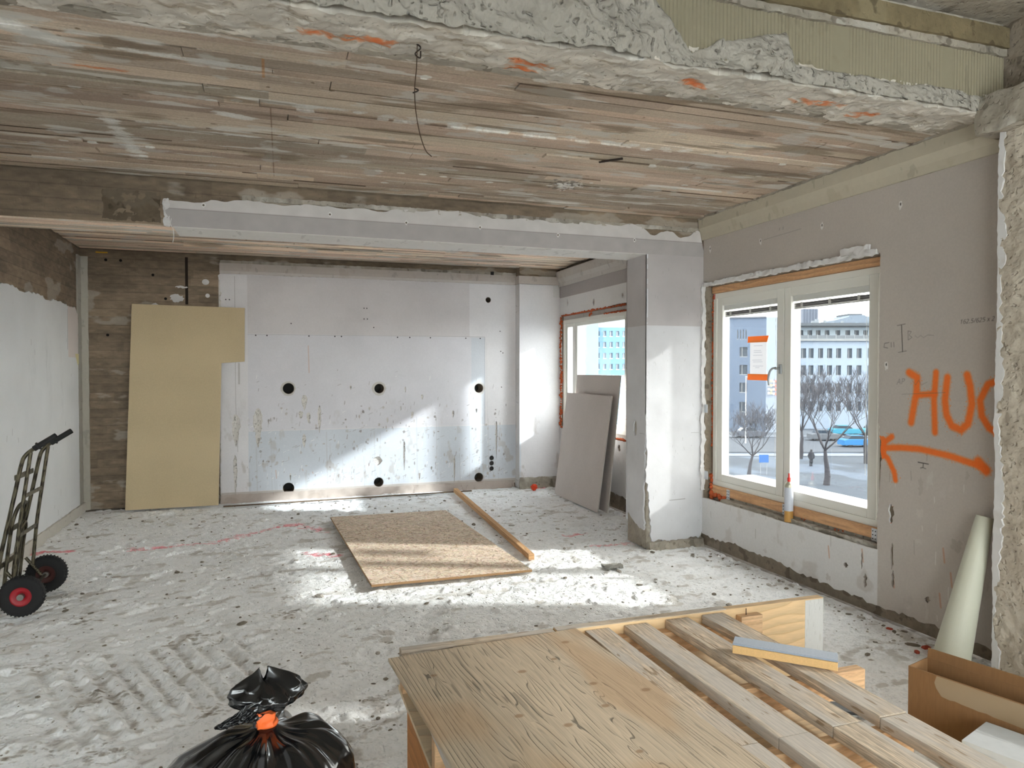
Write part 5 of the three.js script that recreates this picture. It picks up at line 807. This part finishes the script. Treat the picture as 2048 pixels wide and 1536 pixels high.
{ // pale block across the street, white attic storey
  const D = 120, k = D / 1420, X = (u) => (u - 1024) * k, Y = (v) => 1.6 + (737 - v) * k;
  const t = thing('apartment_block', 'long beige stone apartment block with a white attic storey across the street', 'building', ext(X(1560), GY, D), -YAW);
  const x0 = X(1560), us = [1589, 1607, 1622, 1641, 1659, 1677, 1699, 1718, 1740, 1758], wins = [];
  for (const v of [707, 741, 777, 813]) for (const u of us) wins.push([X(u) - x0, Y(v) - GY, 0.85, 1.75]);
  facade(t, 'wall', X(1800) - x0, Y(681) - GY, wins, M(0x8b99aa, 0.9));
  mesh('wall_body', new THREE.BoxGeometry(X(1800) - x0, Y(683) - GY, 14).translate((X(1800) - x0) / 2, (Y(683) - GY) / 2, -7.4), M(0x8b99aa, 0.9), t);
  mesh('cornice', new THREE.BoxGeometry(X(1800) - x0, 0.35, 0.7).translate((X(1800) - x0) / 2, Y(680) - GY, 0.1), M(0x85898c, 0.8), t);
  for (let u = 1596; u < 1790; u += 18.5) mesh('railing_post', new THREE.BoxGeometry(0.08, 0.9, 0.08).translate(X(u) - x0, Y(680) - GY + 0.5, 0.2), M_winFrame, t);
  mesh('railing', new THREE.BoxGeometry(X(1800) - x0, 0.55, 0.05).translate((X(1800) - x0) / 2, Y(680) - GY + 0.5, 0.2), M(0x5c646c, 0.5), t);
  const att = new THREE.Group(); att.name = 'attic'; t.add(att); att.position.z = -2;
  facade(att, 'attic_wall', X(1800) - x0, Y(651) - Y(681), [1611, 1629, 1646, 1664, 1686, 1706, 1724, 1742].map((u) => [X(u) - x0, Y(665) - GY, 0.8, 0.95]), M(0x9fadb8, 0.8), Y(681) - GY);
  mesh('roof', new THREE.BoxGeometry(X(1800) - x0, 0.5, 13).translate((X(1800) - x0) / 2, Y(649) - GY, -6.2), M(0x50575e, 0.8), t);
  mesh('eaves', new THREE.BoxGeometry(X(1800) - x0, 0.25, 0.8).translate((X(1800) - x0) / 2, Y(652.5) - GY, -1.7), M_winFrame, t);
  for (const [u, w, h] of [[1648, 0.5, 1.0], [1664, 0.3, 0.8], [1641, 0.7, 0.7], [1700, 0.3, 0.7]]) mesh('chimney', new THREE.BoxGeometry(w, h, 0.6).translate(X(u) - x0, Y(648) - GY + h / 2, -3), M(0x7a828a, 0.8), t);
}
{
  const D = 150, k = D / 1420, X = (u) => (u - 1024) * k, Y = (v) => 1.6 + (737 - v) * k;
  const t = thing('brick_tower', 'blue-grey tower block rising behind the attic roof', 'building', ext(X(1604), GY, D), -YAW);
  mesh('wall', new THREE.BoxGeometry(X(1635) - X(1604), Y(618) - GY, 8).translate((X(1635) - X(1604)) / 2, (Y(618) - GY) / 2, -4), M(0x666e7c, 0.9), t);
  for (let i = 0; i < 5; i++) mesh('rib', new THREE.BoxGeometry(0.12, Y(618) - Y(650), 0.2).translate(0.4 + i * 0.62, (Y(618) + Y(650)) / 2 - GY, 0.05), M(0x5a6270, 0.9), t);
  const s = thing('roof_hall', 'low blue-grey roof hall with sloping sides on the skyline', 'building', ext((1668 - 1024) * 165 / 1420, GY, 165), -YAW);
  const kk = 165 / 1420, yy = (v) => 1.6 + (737 - v) * kk - GY, xx = (u) => (u - 1668) * kk;
  mesh('wall', new THREE.ExtrudeGeometry(poly([[xx(1668), 0], [xx(1790), 0], [xx(1790), yy(633)], [xx(1732), yy(633)], [xx(1727), yy(630)], [xx(1698), yy(631)], [xx(1696), yy(634)], [xx(1668), yy(641)]]), { depth: 8, bevelEnabled: false }).translate(0, 0, -8), M(0x6e7a88, 0.9), s);
  mesh('roof', new THREE.BoxGeometry(3.4, 0.4, 6).translate(xx(1713), yy(629), -4), M(0x464e56, 0.8), s);
}
{ // blue-grey corner house on the left
  const D = 112, k = D / 1420, X = (u) => (u - 1024) * k, Y = (v) => 1.6 + (737 - v) * k;
  const t = thing('corner_house', 'tall grey brick corner house with a blank upper wall, seen in the left sash', 'building', ext(X(1532), GY, D), -YAW);
  const H = Y(634) - GY, left = new THREE.Group(); left.name = 'street_front'; t.add(left); left.rotation.y = -0.32; left.position.set(-5.6 * Math.cos(0.32), 0, -5.6 * Math.sin(0.32));
  const wins = []; for (const v of [704, 740, 776, 815]) wins.push([2.2, Y(v) - GY, 1.15, 1.6]);
  facade(left, 'wall', 5.6, H, [...wins, ...[0, 1, 2, 3].map((i) => [1.3 + i * 0.42, Y(669) - GY, 0.16, 1.6])], M(0x5c6a7e, 0.9)); left.children[0].scale.x = 1;
  mesh('side_wall', new THREE.BoxGeometry(4.4, H, 0.4).translate(2.2, H / 2, -0.2).rotateY(0.3), M(0x8590a0, 0.9), t);
  mesh('roof_edge', new THREE.BoxGeometry(5.6, 0.2, 0.5).translate(2.8, H, 0), M(0x6d7078, 0.8), left);
  const r = mulberry(5), cols = [0xf4f4f4, 0xf0e08a, 0xe9e9ee, 0xd0604a, 0xf6f6f6, 0xd8dce6];
  for (let i = 0; i < 22; i++) mesh('mural_square', new THREE.BoxGeometry(0.34, 0.34, 0.05).translate(0.3 + (i % 6) * 0.42 + (i * 7 % 3) * 0.05, Y(764 + Math.floor(i / 6) * 8) - GY + r() * 0.2, 0.28).rotateY(0.3), M(cols[i % 6], 0.8), t);
  const n = thing('balcony_house', 'pale house with balconies at the far left of the window view', 'building', ext((1440 - 1024) * 118 / 1420, GY, 118), -YAW);
  const kn = 118 / 1420, YN = (v) => 1.6 + (737 - v) * kn - GY;
  facade(n, 'wall', 4.0, YN(654), [704, 740, 776, 815].map((v) => [2.4, YN(v), 0.7, 1.5]).concat([[2.9, YN(668), 0.6, 1.4]]), M(0x5c636c, 0.9));
  for (const v of [680, 655]) mesh('balcony_slab', new THREE.BoxGeometry(4, 0.2, 1).translate(2, YN(v), 0.4), M(0x8c9094, 0.8), n);
  mesh('chimney', new THREE.BoxGeometry(0.4, 1.0, 0.4).translate(2.6, YN(654) + 0.5, -1), M(0x70747a, 0.8), n);
}
{ // house in the far window
  const D = 95, k = D / 1420, X = (u) => (u - 1024) * k, Y = (v) => 1.6 + (737 - v) * k;
  const t = thing('blue_house', 'pale blue-grey house filling the far bay window', 'building', ext(X(1165), GY, D), -YAW), wins = [];
  for (const v of [668, 690, 712, 734, 756, 780]) for (let u = 1183; u < 1290; u += 13) wins.push([X(u) - X(1165), Y(v) - GY, 0.42, 0.8]);
  facade(t, 'wall', X(1300) - X(1165), Y(655) - GY, wins, M(0x486478, 0.9));
  mesh('roof', new THREE.BoxGeometry(X(1300) - X(1165), 0.3, 8).translate((X(1300) - X(1165)) / 2, Y(654) - GY, -4.3), M(0x8a98a2, 0.8), t);
  mesh('stair_tower', new THREE.BoxGeometry(1.6, Y(645) - GY, 1.2).translate(1.2, (Y(645) - GY) / 2, 0.4), M(0x5c788a, 0.9), t);
}
// bare trees
const M_bark = M(0x3c3c42, 0.9), M_twig = M(0x44454c, 0.9);
function tree(label, lat, dep, height, spread, seed, forkAt = 0.28) {
  const r = mulberry(seed), trunk = [], twigs = [], t = thing('bare_tree', label, 'tree', ext(lat, GY, dep), seed, 'bare street trees');
  const seg = (a, b, r0, r1, list, n) => { const d = b.clone().sub(a), l = d.length(); const g = new THREE.CylinderGeometry(r1, r0, l, n, 1, true).translate(0, l / 2, 0).applyQuaternion(new THREE.Quaternion().setFromUnitVectors(V3(0, 1, 0), d.normalize())).translate(a.x, a.y, a.z); list.push(g); };
  const grow = (p, dir, len, rad, level) => {
    const steps = 4; let q = p.clone(), d = dir.clone();
    for (let i = 1; i <= steps; i++) {
      d.add(V3((r() - 0.5) * 0.34, (r() - 0.3) * 0.2, (r() - 0.5) * 0.34)).normalize();
      const e = q.clone().addScaledVector(d, len / steps), r0 = rad * (1 - 0.55 * (i - 1) / steps), r1 = rad * (1 - 0.55 * i / steps);
      seg(q, e, r0, r1, level < 2 ? trunk : twigs, level < 2 ? 8 : 4);
      if (level < 5 && (level > 0 ? i > 1 : i === steps)) for (let c = 0, n = level === 0 ? 5 : i === steps ? 2 : 1; c < n; c++) {
        const az = level === 0 ? (c + r() * 0.6) / n * P2 : r() * P2, side = V3(Math.cos(az) * spread, 0.25 + r() * 0.5, Math.sin(az) * spread).normalize();
        grow(e, d.clone().multiplyScalar(level === 0 ? 0.35 : 0.7).add(side).normalize(), len * (level === 0 ? 1.0 : 0.52 + r() * 0.2), Math.max(0.014, r1 * (level === 0 ? 0.62 : 0.6)), level + 1);
      }
      q = e;
    }
  };
  grow(V3(0, 0, 0), V3(0.03, 1, 0), height * forkAt, height * 0.024, 0);
  mesh('trunk', merge(trunk), M_bark, t); mesh('branches', merge(twigs), M_twig, t);
}
tree('bare tree with low spreading limbs in the left sash view', (1500 - 1024) * 64 / 1420, 64, 9, 0.75, 12, 0.26);
tree('large bare tree with a forked trunk in the right sash view', (1655 - 1024) * 62 / 1420, 62, 12.5, 0.6, 31, 0.25);
tree('thin bare tree behind the forked one, right of it', (1735 - 1024) * 76 / 1420, 76, 12, 0.42, 47, 0.26);
tree('thin bare tree between the left sash and the forked tree', (1602 - 1024) * 80 / 1420, 80, 12, 0.4, 53, 0.26);
// parked cars, sign, walker
function car(label, lat, dep, color, turn) {
  const t = thing('parked_car', label, 'car', ext(lat, GY + 0.08, dep), -YAW + turn, 'parked cars');
  mesh('body', new THREE.ExtrudeGeometry(poly([[-2.1, 0.3], [2.1, 0.3], [2.15, 0.75], [1.5, 0.92], [1.0, 0.95], [-1.6, 0.98], [-2.1, 0.85]]), { depth: 1.7, bevelEnabled: true, bevelSize: 0.06, bevelThickness: 0.06, bevelSegments: 2 }).translate(0, 0, -0.85), M(color, 0.3), t);
  mesh('cabin', new THREE.ExtrudeGeometry(poly([[-1.65, 0.95], [1.05, 0.95], [0.45, 1.42], [-1.1, 1.45]]), { depth: 1.45, bevelEnabled: false }).translate(0, 0, -0.725), M(0x3a434c, 0.1), t);
  mesh('roof', new THREE.BoxGeometry(1.55, 0.05, 1.45).translate(-0.32, 1.46, 0), M(color, 0.3), t);
  for (const x of [-1.3, 1.3]) for (const z of [-0.8, 0.8]) mesh('wheel', cyl(0.32, 0.32, 0.2, 16).rotateX(Math.PI / 2).translate(x, 0.32, z), M(0x202022, 0.8), t);
}
car('bright blue car parked right of the forked tree', (1715 - 1024) * 92 / 1420, 92, 0x2a6ea6, 0.05); car('turquoise car further off, right of the forked tree', (1690 - 1024) * 108 / 1420, 108, 0x347f9a, 0); car('pale turquoise car at the right edge of the pane', (1752 - 1024) * 108 / 1420, 108, 0x4a8ea4, 0); car('dark grey car half hidden behind the forked trunk', (1650 - 1024) * 100 / 1420, 100, 0x5c6168, 0); car('dark car parked behind the left tree', (1500 - 1024) * 104 / 1420, 104, 0x4f5560, 0);
{
  const t = thing('street_sign', 'blue rectangular sign on two posts in the left sash view', 'sign', ext((1529 - 1024) * 68 / 1420, GY, 68), -YAW);
  mesh('panel', new THREE.BoxGeometry(0.9, 0.75, 0.05).translate(0, 1.55, 0), M(0x2a62a6, 0.5), t); for (const x of [-0.3, 0.3]) mesh('post', cyl(0.03, 0.03, 1.6, 8).translate(x, 0.8, -0.04), M(0x8d9298, 0.5), t);
}
{
  const mc = new MarchingCubes(44, new THREE.MeshBasicMaterial(), false, false, 60000), N = 44, S = 1.0; mc.isolation = 0;
  const bones = [[[0, 0.86, 0], [0, 1.4, 0], 0.17, 0.19], [[0, 1.45, 0], [0, 1.62, 0.02], 0.07, 0.105], [[-0.1, 0.88, 0], [-0.12, 0.46, 0.06], 0.1, 0.075], [[-0.12, 0.46, 0.06], [-0.12, 0.06, 0.0], 0.075, 0.055], [[0.1, 0.88, 0], [0.1, 0.46, -0.02], 0.1, 0.075], [[0.1, 0.46, -0.02], [0.1, 0.06, -0.14], 0.075, 0.055], [[-0.12, 0.05, 0], [-0.12, 0.05, 0.14], 0.05, 0.045], [[0.1, 0.05, -0.14], [0.1, 0.05, 0], 0.05, 0.045], [[-0.2, 1.38, 0], [-0.29, 1.1, -0.04], 0.07, 0.055], [[-0.29, 1.1, -0.04], [-0.27, 0.84, 0.06], 0.055, 0.045], [[0.2, 1.38, 0], [0.29, 1.1, 0.02], 0.07, 0.055], [[0.29, 1.1, 0.02], [0.27, 0.84, 0.1], 0.055, 0.045]];
  let k = 0; for (let z = 0; z < N; z++) for (let y = 0; y < N; y++) for (let x = 0; x < N; x++) {
    const p = V3((x / N * 2 - 1) * S, (y / N * 2 - 1) * S + 0.9, (z / N * 2 - 1) * S); let e = 0;
    for (const [a, b, r0, r1] of bones) { const A = V3(...a), B = V3(...b).sub(A), t = Math.min(1, Math.max(0, p.clone().sub(A).dot(B) / B.lengthSq())); e += Math.exp(-(p.distanceTo(A.addScaledVector(B, t)) - lerp(r0, r1, t)) * 28); }
    mc.field[k++] = Math.log(Math.max(1e-9, e)) / 28;
  }
  mc.update();
  const n = mc.count, g = new THREE.BufferGeometry(); g.setAttribute('position', new THREE.BufferAttribute(mc.positionArray.slice(0, n * 3), 3)); g.setAttribute('normal', new THREE.BufferAttribute(mc.normalArray.slice(0, n * 3), 3)); g.setAttribute('uv', new THREE.BufferAttribute(new Float32Array(n * 2), 2));
  g.scale(S, S, S).translate(0, 0.9, 0);
  const o = thing('person', 'person in dark winter clothes walking along the pavement outside', 'person', ext((1624 - 1024) * 74 / 1420, GY, 74), -YAW);
  mesh('body', g, M(0x2e3138, 0.9), o); mesh('hair', new THREE.SphereGeometry(0.115, 14, 10, 0, P2, 0, 1.5).translate(0, 1.64, 0.01), M(0x241f1c, 0.9), o);
}
for (const [u, d, l] of [[1655 + 90, 90, 'tall pale lamp post near the right edge of the pane'], [1492, 96, 'pale lamp post behind the left tree']]) { const t = thing('lamp_post', l, 'lamp post', ext((u - 1024) * d / 1420, GY, d), -YAW, 'street lamp posts'); mesh('pole', cyl(0.06, 0.09, 9, 8).translate(0, 4.5, 0), M(0xc8ccd0, 0.5), t); mesh('arm', cyl(0.04, 0.05, 1.4, 8).rotateZ(1.4).translate(0.6, 9, 0), M(0xc8ccd0, 0.5), t); mesh('lamp_head', new THREE.BoxGeometry(0.6, 0.12, 0.25).translate(1.3, 9.1, 0), M(0xb8bcc0, 0.5), t); }

// ------------------------------------------------------------------ done
scene.traverse((o) => { if (o.isMesh) { o.castShadow = true; o.receiveShadow = true; } if (o.isLight) o.castShadow = true; });
renderer.render(scene, camera);
